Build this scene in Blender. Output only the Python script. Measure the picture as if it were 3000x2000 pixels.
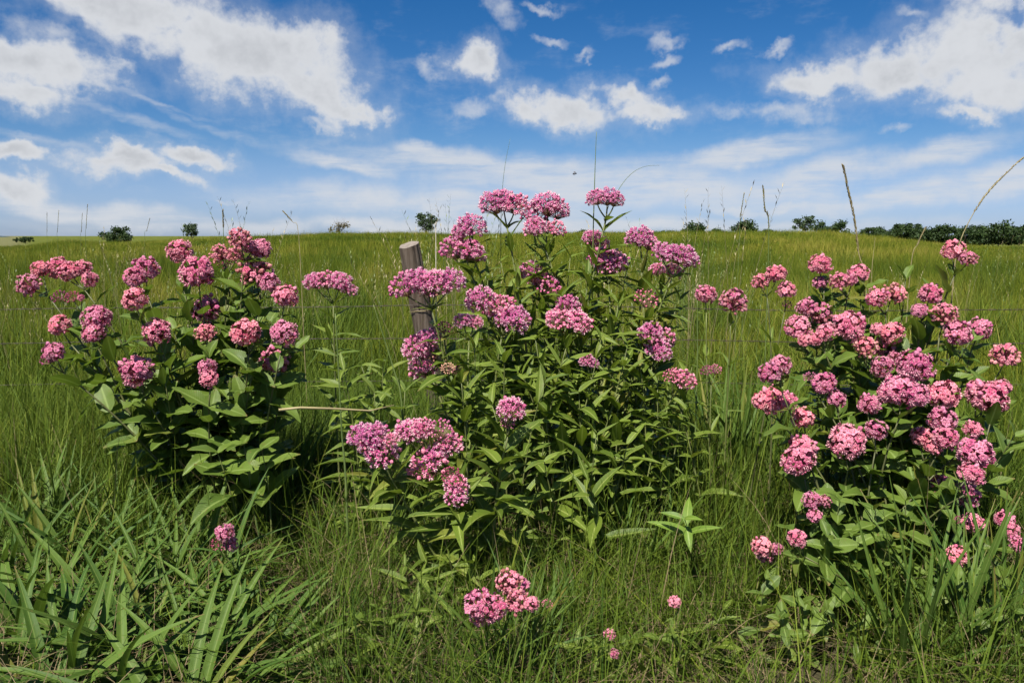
import bpy, math, random
import numpy as np
from mathutils import Vector, Matrix
R = math.radians
rng = np.random.default_rng(7)
random.seed(7)
for o in list(bpy.data.objects): bpy.data.objects.remove(o)
scene = bpy.context.scene
col = scene.collection

# ------------------------------------------------------------------ camera
F = 1846.0; CX, CY, HY = 1176.0, 784.0, 541.0; CAMZ = 1.2
PITCH = math.atan((CY - HY) / F)
cam_d = bpy.data.cameras.new('camera'); cam = bpy.data.objects.new('camera', cam_d); col.objects.link(cam)
cam.location = (0, 0, CAMZ); cam.rotation_euler = (math.pi/2 - PITCH, 0, 0)
cam_d.sensor_width = 36; cam_d.lens = 36*F/2352; cam_d.clip_start = .05; cam_d.clip_end = 5000
scene.camera = cam
SP, CP = math.sin(PITCH), math.cos(PITCH)
def pdir(px, py):
    cx, cy = (px-CX)/F, (CY-py)/F
    return Vector((cx, CP + cy*SP, -SP + cy*CP))
def at(px, py, d):
    v = pdir(px, py)
    return Vector((0, 0, CAMZ)) + v*(d/v.y)
def azel(px, py):
    v = pdir(px, py).normalized()
    return math.degrees(math.atan2(v.x, v.y)), math.degrees(math.asin(v.z))

# ------------------------------------------------------------------ light, sky, exposure
SUN_EL, SUN_AZ = 56, 205         # compass-like: 0 = ahead (+Y), 90 = right (+X); 205 = behind, a little left
sd = Vector((math.sin(R(SUN_AZ))*math.cos(R(SUN_EL)), math.cos(R(SUN_AZ))*math.cos(R(SUN_EL)), math.sin(R(SUN_EL))))
sun_d = bpy.data.lights.new('sun', 'SUN'); sun = bpy.data.objects.new('sun', sun_d); col.objects.link(sun)
sun_d.energy = 5.0; sun_d.angle = R(.53); sun_d.color = (1, .95, .87)
sun.rotation_euler = sd.to_track_quat('Z', 'Y').to_euler(); sun.location = (0, -5, 12)
scene.view_settings.view_transform = 'Standard'
scene.view_settings.look = 'None'
scene.view_settings.exposure = .9
scene.view_settings.gamma = 1
scene.view_settings.use_curve_mapping = False

world = bpy.data.worlds.new('World'); scene.world = world; world.use_nodes = True
wt = world.node_tree; wt.nodes.clear()
def WN(t, **kw):
    n = wt.nodes.new(t)
    for k, v in kw.items(): setattr(n, k, v)
    return n
def wl(a, b): wt.links.new(a, b)
def wmath(op, a, b=None, c=None, clamp=False):
    n = WN('ShaderNodeMath', operation=op, use_clamp=clamp)
    for i, v in enumerate((a, b, c)):
        if v is None: continue
        if isinstance(v, (int, float)): n.inputs[i].default_value = v
        else: wl(v, n.inputs[i])
    return n.outputs[0]
def wrange(v, a, b, c=0., d=1., smooth=True):
    n = WN('ShaderNodeMapRange'); n.interpolation_type = 'SMOOTHSTEP' if smooth else 'LINEAR'
    wl(v, n.inputs[0]); n.inputs[1].default_value = a; n.inputs[2].default_value = b; n.inputs[3].default_value = c; n.inputs[4].default_value = d
    return n.outputs[0]
def wnoise(vec, scale, detail=6, rough=.55, out=0):
    n = WN('ShaderNodeTexNoise'); n.inputs['Scale'].default_value = scale; n.inputs['Detail'].default_value = detail; n.inputs['Roughness'].default_value = rough
    wl(vec, n.inputs['Vector']); return n.outputs[out]
def wmap(vec, loc=(0,0,0), rot=0, scale=(1,1,1), typ='POINT'):
    n = WN('ShaderNodeMapping', vector_type=typ); wl(vec, n.inputs[0])
    n.inputs[1].default_value = loc; n.inputs[2].default_value = (0, 0, rot); n.inputs[3].default_value = scale
    return n.outputs[0]
def wvec(op, a, b=None, s=None):
    n = WN('ShaderNodeVectorMath', operation=op); wl(a, n.inputs[0])
    if b is not None:
        if isinstance(b, tuple): n.inputs[1].default_value = b
        else: wl(b, n.inputs[1])
    if s is not None: n.inputs['Scale'].default_value = s
    return n.outputs['Value'] if op == 'LENGTH' else n.outputs[0]
sky = WN('ShaderNodeTexSky', sky_type='NISHITA', sun_disc=False)
sky.sun_elevation = R(SUN_EL); sky.sun_rotation = R(SUN_AZ)
sky.air_density = .8; sky.dust_density = .3; sky.ozone_density = 3.2; sky.altitude = 200
gen = wvec('NORMALIZE', WN('ShaderNodeTexCoord').outputs['Generated'])
sep = WN('ShaderNodeSeparateXYZ'); wl(gen, sep.inputs[0])
az = wmath('MULTIPLY', wmath('ARCTAN2', sep.outputs[0], sep.outputs[1]), 57.2958)
el = wmath('MULTIPLY', wmath('ARCSINE', sep.outputs[2]), 57.2958)
cmb = WN('ShaderNodeCombineXYZ'); wl(az, cmb.inputs[0]); wl(el, cmb.inputs[1]); A = cmb.outputs[0]
w1 = wvec('SUBTRACT', wnoise(A, .16, 5, .6, 1), (.5, .5, .5))
w2 = wvec('SUBTRACT', wnoise(A, .75, 4, .6, 1), (.5, .5, .5))
AW = wvec('ADD', wvec('ADD', A, wvec('SCALE', w1, s=4.2)), wvec('SCALE', w2, s=1.3))
AC = wvec('ADD', A, wvec('SCALE', w1, s=3.0))
def ellipses(lst, vec, soft=False):
    tot = None
    for (cx, cy, rx, ry, rot) in lst:
        c = azel(cx, cy); r = R(rot)
        e1 = azel(cx+rx*math.cos(r), cy+rx*math.sin(r)); e2 = azel(cx-ry*math.sin(r), cy+ry*math.cos(r))
        dx, dy = e1[0]-c[0], e1[1]-c[1]
        s = wmath('SUBTRACT', 1.0, wvec('LENGTH', wmap(vec, (c[0], c[1], 0), math.atan2(dy, dx), (math.hypot(dx, dy), math.hypot(e2[0]-c[0], e2[1]-c[1]), 1), 'TEXTURE')))
        if tot is None: tot = s
        else:
            n = WN('ShaderNodeMath', operation='SMOOTH_MAX'); wl(tot, n.inputs[0]); wl(s, n.inputs[1]); n.inputs[2].default_value = .25
            tot = n.outputs[0]
    return tot
CUM = [(400,50,330,85,24),(600,135,210,95,18),(680,100,120,60,10),(730,220,130,45,30),(810,266,75,24,12),(230,0,160,60,20),
       (95,145,165,48,14),(60,212,110,38,16),
       (290,368,120,34,2),(300,345,70,26,0),(385,392,70,15,15),(45,342,60,22,0),(445,347,72,22,10),(45,425,80,36,8),
       (1095,140,52,36,0),(1275,256,125,42,14),(1425,228,80,34,14),(1485,262,100,28,-5),
       (2260,70,190,120,-25),(2080,165,190,70,-12),(1895,195,140,36,6),(2250,205,190,60,10),(2340,60,100,120,0),(2215,258,90,26,10)]
SMALL = [(1545,82,48,15,-24),(1530,128,42,13,-24),(1682,107,34,13,-5),(1772,124,52,11,-12),(1775,266,110,24,5),(975,150,28,26,30),(740,297,52,11,0),
         (515,450,34,8,0),(1150,30,48,30,40),(1235,18,40,12,0),(1140,215,60,20,-25),(1260,95,50,12,10),(1345,120,34,10,-20),(2065,300,55,12,-10),(1690,470,70,14,-2),(1790,470,80,13,-3),
         (275,160,28,12,0),(1510,182,40,14,-25),(1090,250,60,22,-10),(2095,20,40,18,-10),(130,70,110,30,25)]
CIR = [(1400,425,760,75,1),(1150,385,560,40,4),(1900,405,420,60,-8),(1700,355,340,42,-7),(2050,455,460,50,-4),(800,375,200,26,9),(1000,465,600,60,3),(960,348,80,24,14),
       (250,490,380,40,6),(80,470,200,36,4),(2150,365,260,42,-14),(1176,520,1500,30,0),(2300,420,260,60,-8)]
STR = [(290,265,270,15,15),(480,288,210,15,21),(100,318,230,14,12),(330,225,260,10,14)]
fb = wnoise(A, .34, 6, .6)
fbs = wmath('MULTIPLY', wmath('SUBTRACT', fb, .5), 2.0)
dc = wmath('ADD', ellipses(CUM, AW), fbs)
mc = wmath('MAXIMUM', wrange(dc, -.46, .40), wmath('MULTIPLY', wrange(dc, -1.0, .3), .30))
ds = wmath('ADD', ellipses(SMALL, AW), wmath('MULTIPLY', fbs, 1.2))
ms = wmath('MULTIPLY', wrange(ds, -.35, 1.0), .62)
# streaky veil
sv = wmap(A, rot=R(5), scale=(.09, .75, 1))
st = wnoise(wvec('ADD', sv, wvec('SCALE', w1, s=.5)), 1.3, 5, .62)
fine = wnoise(wmap(A, rot=R(-8), scale=(.35, 1.6, 1)), .8, 4, .65)
dr = wmath('MULTIPLY', wrange(ellipses(CIR, AC), -.02, .75), wrange(wmath('ADD', wmath('MULTIPLY', st, .7), wmath('MULTIPLY', fine, .3)), .28, .58, .25, 1.))
mr = wmath('MULTIPLY', dr, .84)
mt = wmath('MULTIPLY', wmath('MULTIPLY', wrange(ellipses(STR, AC), 0, .9), wrange(fine, .3, .65, .3, 1)), .38)
# the sky outside the view goes on with the same kind of broken cloud
mw = wmath('MULTIPLY', wrange(wmath('ADD', wmath('MULTIPLY', wnoise(wmap(A, rot=R(14), scale=(.12, .34, 1)), 1.0, 5, .65), .7), wmath('MULTIPLY', fb, .3)), .50, .78), .34)
outm = wmath('MAXIMUM', wrange(wmath('ABSOLUTE', az), 38, 55), wrange(el, 24, 36))
gz = wnoise(wmap(gen, scale=(1, 1, 2)), 2.6, 5, .58)
mo = wmath('MULTIPLY', wmath('MULTIPLY', wrange(gz, .55, .68), outm), .85)
inv = None
for m in (mc, ms, mr, mt, mw, mo):
    k = wmath('SUBTRACT', 1.0, m)
    inv = k if inv is None else wmath('MULTIPLY', inv, k)
mask = wmath('SUBTRACT', 1.0, inv, clamp=True)
mask = wmath('MULTIPLY', mask, wrange(el, -3, 0))
cc = WN('ShaderNodeMix', data_type='RGBA')
shade = wmath('MULTIPLY', wrange(dc, .1, 1.1), wrange(wnoise(wvec('ADD', A, (.6, 1.2, 0)), .26, 4, .6), .33, .6))
wl(shade, cc.inputs[0]); cc.inputs[6].default_value = (.60, .62, .655, 1); cc.inputs[7].default_value = (.47, .49, .525, 1)
bg1 = WN('ShaderNodeBackground'); bg2 = WN('ShaderNodeBackground')
hs = WN('ShaderNodeHueSaturation'); wl(sky.outputs[0], hs.inputs['Color']); wl(wrange(el, 0, 7, .98, 1.38), hs.inputs['Saturation'])
tn = WN('ShaderNodeMix', data_type='RGBA', blend_type='MULTIPLY'); tn.inputs[0].default_value = 1; wl(hs.outputs[0], tn.inputs[6]); tint = WN('ShaderNodeMix', data_type='RGBA'); wl(wrange(el, 0, 7), tint.inputs[0]); tint.inputs[6].default_value = (.66, .78, 1.15, 1); tint.inputs[7].default_value = (.97, .92, 1, 1); wl(tint.outputs[2], tn.inputs[7])
wl(tn.outputs[2], bg1.inputs[0]); bg1.inputs[1].default_value = .05
wl(cc.outputs[2], bg2.inputs[0]); bg2.inputs[1].default_value = .61
mx = WN('ShaderNodeMixShader'); wl(mask, mx.inputs[0]); wl(bg1.outputs[0], mx.inputs[1]); wl(bg2.outputs[0], mx.inputs[2])
wo = WN('ShaderNodeOutputWorld'); wl(mx.outputs[0], wo.inputs[0])
world.cycles.sampling_method = 'MANUAL'; world.cycles.sample_map_resolution = 256
scene.cycles.max_bounces = 4; scene.cycles.diffuse_bounces = 3; scene.cycles.glossy_bounces = 1; scene.cycles.transmission_bounces = 2
scene.cycles.adaptive_threshold = .03

# ------------------------------------------------------------------ helpers
def tag(o, label=None, cat=None, group=None, kind=None):
    if label: o['label'] = label
    if cat: o['category'] = cat
    if group: o['group'] = group
    if kind: o['kind'] = kind
    return o
class MB:
    """collects verts / faces / material index / tint"""
    def __init__(s): s.v = []; s.f = []; s.m = []; s.t = []; s.uv = []
    def add(s, verts, faces, mat=0, tint=.5, uvs=None):
        b = len(s.v); s.v += [tuple(v) for v in verts]
        s.f += [tuple(i+b for i in f) for f in faces]; s.m += [mat]*len(faces)
        s.t += [tint]*len(verts); s.uv += (uvs if uvs else [(.5, .5)]*len(verts))
    def tube(s, pts, rad, sides=6, mat=0, tint=.5, cap=True):
        pts = [Vector(p) for p in pts]; n = len(pts)
        if not hasattr(rad, '__len__'): rad = [rad]*n
        vs = []; side = None
        for i, p in enumerate(pts):
            t = (pts[min(i+1, n-1)] - pts[max(i-1, 0)]).normalized()
            if side is None:
                side = t.orthogonal().normalized()
            side = (side - t*side.dot(t)).normalized(); b = t.cross(side)
            for k in range(sides):
                a = 2*math.pi*k/sides
                vs.append(p + (side*math.cos(a) + b*math.sin(a))*rad[i])
        fs = [(i*sides+k, i*sides+(k+1) % sides, (i+1)*sides+(k+1) % sides, (i+1)*sides+k) for i in range(n-1) for k in range(sides)]
        if cap: fs.append(tuple(range((n-1)*sides, n*sides))); fs.append(tuple(reversed(range(sides))))
        s.add(vs, fs, mat, tint)
    def mesh(s, name, mats, smooth=True):
        me = bpy.data.meshes.new(name); me.from_pydata(s.v, [], s.f)
        for m in mats: me.materials.append(m)
        me.polygons.foreach_set('material_index', s.m)
        me.polygons.foreach_set('use_smooth', [smooth]*len(s.f))
        a = me.attributes.new('tint', 'FLOAT', 'POINT'); a.data.foreach_set('value', s.t)
        uv = me.uv_layers.new(name='UVMap'); li = np.zeros(len(me.loops), dtype=np.int32); me.loops.foreach_get('vertex_index', li)
        uv.data.foreach_set('uv', np.array(s.uv, dtype=np.float32)[li].ravel())
        me.update(); return me
def obj(name, me, parent=None, M=None):
    o = bpy.data.objects.new(name, me); col.objects.link(o)
    if parent: o.parent = parent
    if M is not None: o.matrix_basis = M
    return o
def empty(name, loc):
    o = bpy.data.objects.new(name, None); col.objects.link(o); o.location = loc; o.empty_display_size = .1; return o
def frame(loc, x, z, s=1.0):
    x = x.normalized(); y = z.cross(x)
    if y.length < 1e-4: y = x.orthogonal()
    y.normalize(); z = x.cross(y)
    if not hasattr(s, '__len__'): s = (s, s, s)
    return Matrix(((x.x*s[0], y.x*s[1], z.x*s[2], loc.x), (x.y*s[0], y.y*s[1], z.y*s[2], loc.y), (x.z*s[0], y.z*s[1], z.z*s[2], loc.z), (0, 0, 0, 1)))

# ------------------------------------------------------------------ materials
class Mat:
    def __init__(s, name):
        s.m = bpy.data.materials.new(name); s.m.use_nodes = True; s.t = s.m.node_tree; s.t.nodes.clear()
    def n(s, t, **kw):
        x = s.t.nodes.new(t)
        for k, v in kw.items(): setattr(x, k, v)
        return x
    def l(s, a, b): s.t.links.new(a, b)
    def noise(s, scale, detail=4, vec=None, rough=.55):
        x = s.n('ShaderNodeTexNoise'); x.inputs['Scale'].default_value = scale; x.inputs['Detail'].default_value = detail; x.inputs['Roughness'].default_value = rough
        if vec: s.l(vec, x.inputs['Vector'])
        return x.outputs[0]
    def math(s, op, a, b):
        x = s.n('ShaderNodeMath', operation=op)
        for i, v in enumerate((a, b)):
            if isinstance(v, (int, float)): x.inputs[i].default_value = v
            else: s.l(v, x.inputs[i])
        return x.outputs[0]
    def ramp(s, fac, stops):
        x = s.n('ShaderNodeValToRGB'); e = x.color_ramp.elements
        while len(e) < len(stops): e.new(.5)
        for i, (p, c) in enumerate(stops): e[i].position = p; e[i].color = (*c, 1)
        s.l(fac, x.inputs[0]); return x.outputs[0]
    def mix(s, f, a, b, blend='MIX'):
        x = s.n('ShaderNodeMix', data_type='RGBA', blend_type=blend)
        if isinstance(f, (int, float)): x.inputs[0].default_value = f
        else: s.l(f, x.inputs[0])
        for i, v in ((6, a), (7, b)):
            if isinstance(v, tuple): x.inputs[i].default_value = (*v, 1)
            else: s.l(v, x.inputs[i])
        return x.outputs[2]
    def finish(s, color, rough=.6, spec=.3, transl=0., tcol=None, bump=None, bstr=.3, bdist=.01):
        p = s.n('ShaderNodeBsdfPrincipled'); o = s.n('ShaderNodeOutputMaterial')
        if isinstance(color, tuple): p.inputs['Base Color'].default_value = (*color, 1)
        else: s.l(color, p.inputs['Base Color'])
        p.inputs['Roughness'].default_value = rough; p.inputs['Specular IOR Level'].default_value = spec
        if bump is not None:
            b = s.n('ShaderNodeBump'); b.inputs['Strength'].default_value = bstr; b.inputs['Distance'].default_value = bdist
            s.l(bump, b.inputs['Height']); s.l(b.outputs[0], p.inputs['Normal'])
        if transl > 0:
            t = s.n('ShaderNodeBsdfTranslucent'); c = tcol if tcol is not None else color
            if isinstance(c, tuple): t.inputs[0].default_value = (*c, 1)
            else: s.l(c, t.inputs[0])
            m = s.n('ShaderNodeMixShader'); m.inputs[0].default_value = transl
            s.l(p.outputs[0], m.inputs[1]); s.l(t.outputs[0], m.inputs[2]); s.l(m.outputs[0], o.inputs[0])
        else: s.l(p.outputs[0], o.inputs[0])
        return s.m
def leaf_mat(name, c0, c1, rib, transl=.25, rough=.48, spec=.32, yellow=(.2, .17, .03), veins=.12):
    M = Mat(name)
    rnd = M.n('ShaderNodeObjectInfo').outputs['Random']
    uv = M.n('ShaderNodeUVMap').outputs[0]; sx = M.n('ShaderNodeSeparateXYZ'); M.l(uv, sx.inputs[0])
    pos = M.n('ShaderNodeNewGeometry').outputs['Position']
    c = M.ramp(rnd, [(0, c0), (.6, c1), (.93, tuple(x*1.15 for x in c1)), (1, yellow)])
    nz = M.noise(38, 4, pos)
    c = M.mix(M.math('MULTIPLY', nz, .55), c, tuple(x*.55 for x in c0))
    u = M.math('ABSOLUTE', M.math('SUBTRACT', sx.outputs[0], .5), 0)
    mid = M.n('ShaderNodeMapRange'); M.l(u, mid.inputs[0]); mid.inputs[1].default_value = .075; mid.inputs[2].default_value = .02; mid.inputs[3].default_value = 0; mid.inputs[4].default_value = .75
    wv = M.n('ShaderNodeTexWave', wave_type='BANDS', bands_direction='Y'); wv.inputs['Scale'].default_value = 5.5; wv.inputs['Distortion'].default_value = .6
    cb = M.n('ShaderNodeCombineXYZ'); M.l(sx.outputs[0], cb.inputs[0]); M.l(M.math('SUBTRACT', sx.outputs[1], M.math('MULTIPLY', u, .35)), cb.inputs[1]); M.l(cb.outputs[0], wv.inputs['Vector'])
    vein = M.math('POWER', wv.outputs['Fac'], 6)
    c = M.mix(M.math('MULTIPLY', vein, veins), c, rib)
    c = M.mix(mid.outputs[0], c, rib)
    tipn = M.n('ShaderNodeMapRange'); M.l(M.math('ADD', sx.outputs[1], M.math('MULTIPLY', M.noise(70, 3, pos), .35)), tipn.inputs[0]); tipn.inputs[1].default_value = 1.08; tipn.inputs[2].default_value = 1.2
    wear = M.math('MULTIPLY', tipn.outputs[0], M.math('GREATER_THAN', M.math('FRACT', M.math('MULTIPLY', rnd, 7.3), 0), .5))
    spn = M.n('ShaderNodeMapRange'); M.l(M.noise(95, 2, pos), spn.inputs[0]); spn.inputs[1].default_value = .66; spn.inputs[2].default_value = .72
    wear = M.math('MAXIMUM', wear, M.math('MULTIPLY', spn.outputs[0], .6))
    c = M.mix(wear, c, (.17, .115, .04))
    hgt = M.math('SUBTRACT', nz, M.math('MULTIPLY', vein, veins*3))
    return M.finish(c, rough, spec, transl, M.mix(.5, c, (c1[0]*1.3, c1[1]*1.35, c1[2]*.6)), hgt, .35, .004)
m_leaf_c = leaf_mat('milkweed_leaf_green', (.085, .14, .016), (.145, .205, .024), (.32, .37, .10), .33)
m_leaf_b = leaf_mat('broad_leaf_green', (.075, .13, .018), (.13, .195, .028), (.22, .30, .08), .33)
m_leaf_s = leaf_mat('strap_leaf_green', (.048, .105, .016), (.098, .16, .025), (.15, .21, .05), .25, .58, .2, veins=0.)
m_leaf_y = leaf_mat('lime_leaf', (.10, .18, .022), (.15, .24, .03), (.26, .34, .08))
def stem_mat(name, a, b):
    M = Mat(name); pos = M.n('ShaderNodeNewGeometry').outputs['Position']
    c = M.ramp(M.noise(9, 4, pos), [(.3, a), (.7, b)])
    return M.finish(c, .5, .35)
m_stem = stem_mat('milkweed_stem', (.07, .085, .025), (.15, .17, .05))
m_stem_d = stem_mat('dark_stem', (.055, .06, .024), (.11, .12, .04))
m_stalk = stem_mat('dry_stalk', (.2, .16, .08), (.32, .27, .13))
m_stalk_g = stem_mat('green_stalk', (.07, .11, .03), (.14, .18, .05))
m_pale = stem_mat('pale_stake', (.25, .22, .17), (.36, .33, .27))
def petal_mat(name, a, b, tr=.2):
    M = Mat(name); at_ = M.n('ShaderNodeAttribute', attribute_name='tint').outputs['Fac']
    rnd = M.n('ShaderNodeObjectInfo').outputs['Random']
    c = M.ramp(at_, [(0, a), (1, b)])
    hs = M.n('ShaderNodeHueSaturation'); M.l(c, hs.inputs['Color'])
    M.l(M.math('ADD', M.math('MULTIPLY', rnd, .03), .485), hs.inputs['Hue']); M.l(M.math('ADD', M.math('MULTIPLY', rnd, .3), .82), hs.inputs['Value'])
    return M.finish(hs.outputs[0], .55, .25, tr)
m_petal = petal_mat('flower_petal_magenta', (.46, .06, .20), (.64, .17, .35))
m_hood = petal_mat('flower_hood_pale', (.72, .35, .46), (.85, .60, .63))
m_petal2 = petal_mat('flower_petal_pink', (.48, .08, .17), (.74, .28, .37))
m_hood2 = petal_mat('flower_hood_rose', (.70, .28, .36), (.82, .46, .47))
m_bud = petal_mat('flower_bud_pink', (.5, .1, .22), (.7, .26, .36))
m_bud2 = petal_mat('flower_bud_faded', (.33, .10, .10), (.62, .27, .28))
m_cream = petal_mat('flower_bud_cream', (.62, .25, .22), (.72, .48, .30))
m_maroon = petal_mat('flower_bud_maroon', (.22, .03, .08), (.4, .09, .17))
m_ped2 = stem_mat('flower_pedicel_gap_shade', (.22, .05, .07), (.34, .09, .11))  # maroon pedicels; the colour also paints shade in the gaps between florets
m_ped = stem_mat('flower_pedicel', (.16, .10, .06), (.22, .13, .08))

def grass_mat(name, stops, transl=.28, rough=.5, patch=.5):
    M = Mat(name)
    t = M.n('ShaderNodeAttribute', attribute_name='tint').outputs['Fac']
    rnd = M.n('ShaderNodeObjectInfo').outputs['Random']
    pos = M.n('ShaderNodeNewGeometry').outputs['Position']
    big = M.noise(.55, 3, pos); big2 = M.noise(.09, 3, pos)
    f = M.math('ADD', M.math('MULTIPLY', t, .55), M.math('MULTIPLY', M.math('SUBTRACT', rnd, .3), .4))
    f = M.math('ADD', f, M.math('MULTIPLY', M.math('SUBTRACT', big, .5), patch))
    f = M.math('ADD', f, M.math('MULTIPLY', M.math('SUBTRACT', big2, .5), patch*1.2))
    c = M.ramp(M.math('ADD', f, .12), stops)
    return M.finish(c, .62, .14, transl)
m_grass = grass_mat('meadow_grass', [(0, (.035, .07, .009)), (.45, (.088, .135, .013)), (.8, (.165, .20, .022)), (1, (.29, .26, .07))], patch=1.1)
m_field = grass_mat('field_grass', [(0, (.055, .095, .008)), (.38, (.11, .15, .010)), (.72, (.20, .21, .018)), (1, (.33, .28, .06))], patch=1.9)
m_thatch = grass_mat('dry_thatch', [(0, (.12, .085, .045)), (.5, (.22, .17, .09)), (1, (.34, .28, .15))], .15)

# ------------------------------------------------------------------ terrain
CX_, CY_ = zip(*[(-900, 566), (-300, 566), (0, 569), (90, 562), (160, 552), (300, 556), (450, 549), (600, 543), (750, 535), (900, 537), (1200, 536), (1600, 532), (1900, 534), (2050, 548), (2200, 562), (2352, 568), (2700, 570), (3300, 570)])
DC = 75.0
def terrain(x, y):
    x = np.asarray(x, float); y = np.asarray(y, float)
    d = np.hypot(x, y)
    px = CX + F*np.clip(x/np.maximum(y, .3), -1.4, 1.4)
    zc = CAMZ - (np.interp(px, CX_, CY_) - HY)/F*DC - .45
    zfar = np.interp(px, [-300, 0, 120, 250, 2352], [-.5, -.45, -.6, -.9, -.9])
    s = np.clip((d-14)/(DC-14), 0, 1); s = s*s*(3-2*s)
    q = np.clip((d-DC)/(75), 0, 1); q = q*q*(3-2*q)
    z = zc*s; z = z*(1-q) + zfar*q*1.0
    front = np.clip(y/4, 0, 1)
    z = z*front
    b = .025*np.sin(x*2.1+.7)*np.cos(y*1.7) + .012*np.sin(x*5.3+y*4.1)
    b2 = .10*np.sin(x*.31+1.3)*np.sin(y*.23+.4)*np.clip((d-6)/12, 0, 1)
    return z + b + b2
def gz_(x, y): return float(terrain(x, y))
ax = lambda a, b, n, p: np.sign(np.linspace(a, b, n))*np.abs(np.linspace(a, b, n))**p
xs = np.concatenate([-np.geomspace(2500, 4, 70), np.linspace(-3.8, 3.8, 40), np.geomspace(4, 2500, 70)])
ys = np.concatenate([-np.geomspace(300, 2, 14), np.linspace(-1, 8, 46), np.geomspace(8.3, 3000, 120)])
X, Y = np.meshgrid(xs, ys); Z = terrain(X, Y)
nx, ny = len(xs), len(ys)
idx = np.arange(nx*ny).reshape(ny, nx)
fc = np.stack([idx[:-1, :-1], idx[:-1, 1:], idx[1:, 1:], idx[1:, :-1]], -1).reshape(-1, 4)
gm = bpy.data.meshes.new('ground'); gm.from_pydata(np.stack([X, Y, Z], -1).reshape(-1, 3).tolist(), [], fc.tolist())
gm.polygons.foreach_set('use_smooth', [True]*len(fc))
M = Mat('soil_and_sward'); pos = M.n('ShaderNodeNewGeometry').outputs['Position']
soil = M.ramp(M.noise(14, 6, pos), [(.3, (.03, .028, .014)), (.7, (.075, .065, .035))])
turf = M.ramp(M.noise(.35, 6, pos), [(.3, (.065, .085, .010)), (.7, (.11, .12, .016))])
ln = M.n('ShaderNodeVectorMath', operation='LENGTH'); M.l(pos, ln.inputs[0])
mr_ = M.n('ShaderNodeMapRange'); M.l(ln.outputs['Value'], mr_.inputs[0]); mr_.inputs[1].default_value = 6; mr_.inputs[2].default_value = 22
c = M.mix(mr_.outputs[0], soil, turf)
sx = M.n('ShaderNodeSeparateXYZ'); M.l(pos, sx.inputs[0])
rat = M.math('DIVIDE', sx.outputs[0], M.math('MAXIMUM', sx.outputs[1], 1.))
st1 = M.n('ShaderNodeMapRange'); M.l(rat, st1.inputs[0]); st1.inputs[1].default_value = -.59; st1.inputs[2].default_value = -.615
st2 = M.n('ShaderNodeMapRange'); M.l(sx.outputs[1], st2.inputs[0]); st2.inputs[1].default_value = 95; st2.inputs[2].default_value = 110
c = M.mix(M.math('MULTIPLY', st1.outputs[0], st2.outputs[0]), c, M.ramp(M.noise(.2, 5, pos), [(.3, (.10, .105, .04)), (.7, (.14, .135, .055))]))
gm.materials.append(M.finish(c, .9, .1, bump=M.noise(22, 6, pos), bstr=.6, bdist=.03))
ground = obj('ground', gm); tag(ground, 'rolling meadow ground under the grass', 'ground', kind='structure')
# far wooded rise at the left edge of the horizon
hb = []
for i in range(90):
    a = i/89; x = -900 + a*345; hh = 13*(math.sin(a*math.pi)**.8)*(1+.10*math.sin(a*31)+.06*math.sin(a*83)) if 0 < a < 1 else 0
    hb.append((x, hh))
vs = []; fs = []
for k, (dy, sc) in enumerate([(-60, 0), (-45, .45), (-20, .85), (0, 1), (30, .8), (60, 0)]):
    for (x, hh) in hb: vs.append((x, 900+dy, -3+hh*sc))
for k in range(5):
    for i in range(89): fs.append((k*90+i, k*90+i+1, (k+1)*90+i+1, (k+1)*90+i))
hm = bpy.data.meshes.new('hill'); hm.from_pydata(vs, [], fs); M = Mat('far_woods_haze_blue')
hm.materials.append(M.finish(M.ramp(M.noise(.15, 4, M.n('ShaderNodeNewGeometry').outputs['Position']), [(.3, (.03, .05, .06)), (.7, (.06, .09, .09))]), .9, .1))  # woods with the blue of distance haze put into their colour
tag(obj('hill', hm), 'low dark wooded hill on the far left horizon', 'hill', kind='structure')

# ------------------------------------------------------------------ grass (stuff, instanced clumps of real blades)
def blades(name, root, h, w, lean, curve, segs, mat, flop=0., r=None, tint=None):
    n = len(root); r = r or rng
    ph = r.uniform(0, 2*np.pi, n)
    le = lean*r.uniform(.1, 1, n); cu = curve*r.uniform(-.1, 1, n)
    fl = r.uniform(0, 1, n) < flop
    le[fl] += .7; cu[fl] += .5
    D = np.stack([np.cos(ph), np.sin(ph), np.zeros(n)], 1)
    wa = ph + np.pi/2 + r.uniform(-.9, .9, n); W = np.stack([np.cos(wa), np.sin(wa), np.zeros(n)], 1)
    ww = w*r.uniform(.6, 1.3, n); tn = r.uniform(0, 1, n) if tint is None else tint; V = []
    for t in np.linspace(0, 1, segs+1):
        up = h*(t - .42*(le+cu)*t*t*.7)
        c = root + D*(h*(le*t*.8 + cu*t*t*.8))[:, None]; c[:, 2] += up
        wd = ww*(1-t)**.7*(.75+.6*t*(1-t)*2) + .0002
        V.append(c - W*(wd/2)[:, None]); V.append(c + W*(wd/2)[:, None])
    V = np.stack(V, 1).reshape(-1, 3).astype(np.float32); k = 2*(segs+1)
    f = np.array([[2*q, 2*q+1, 2*q+3, 2*q+2] for q in range(segs)])[None] + (np.arange(n)*k)[:, None, None]
    f = f.reshape(-1, 4).astype(np.int32); nf = len(f)
    me = bpy.data.meshes.new(name)
    me.vertices.add(len(V)); me.vertices.foreach_set('co', V.ravel())
    me.loops.add(nf*4); me.loops.foreach_set('vertex_index', f.ravel())
    me.polygons.add(nf); me.polygons.foreach_set('loop_start', np.arange(0, nf*4, 4, dtype=np.int32))
    me.update(calc_edges=True)
    me.polygons.foreach_set('use_smooth', np.ones(nf, dtype=bool))
    at_ = me.attributes.new('tint', 'FLOAT', 'POINT'); at_.data.foreach_set('value', np.repeat(tn, k).astype(np.float32))
    me.materials.append(mat); me.update()
    return me
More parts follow.
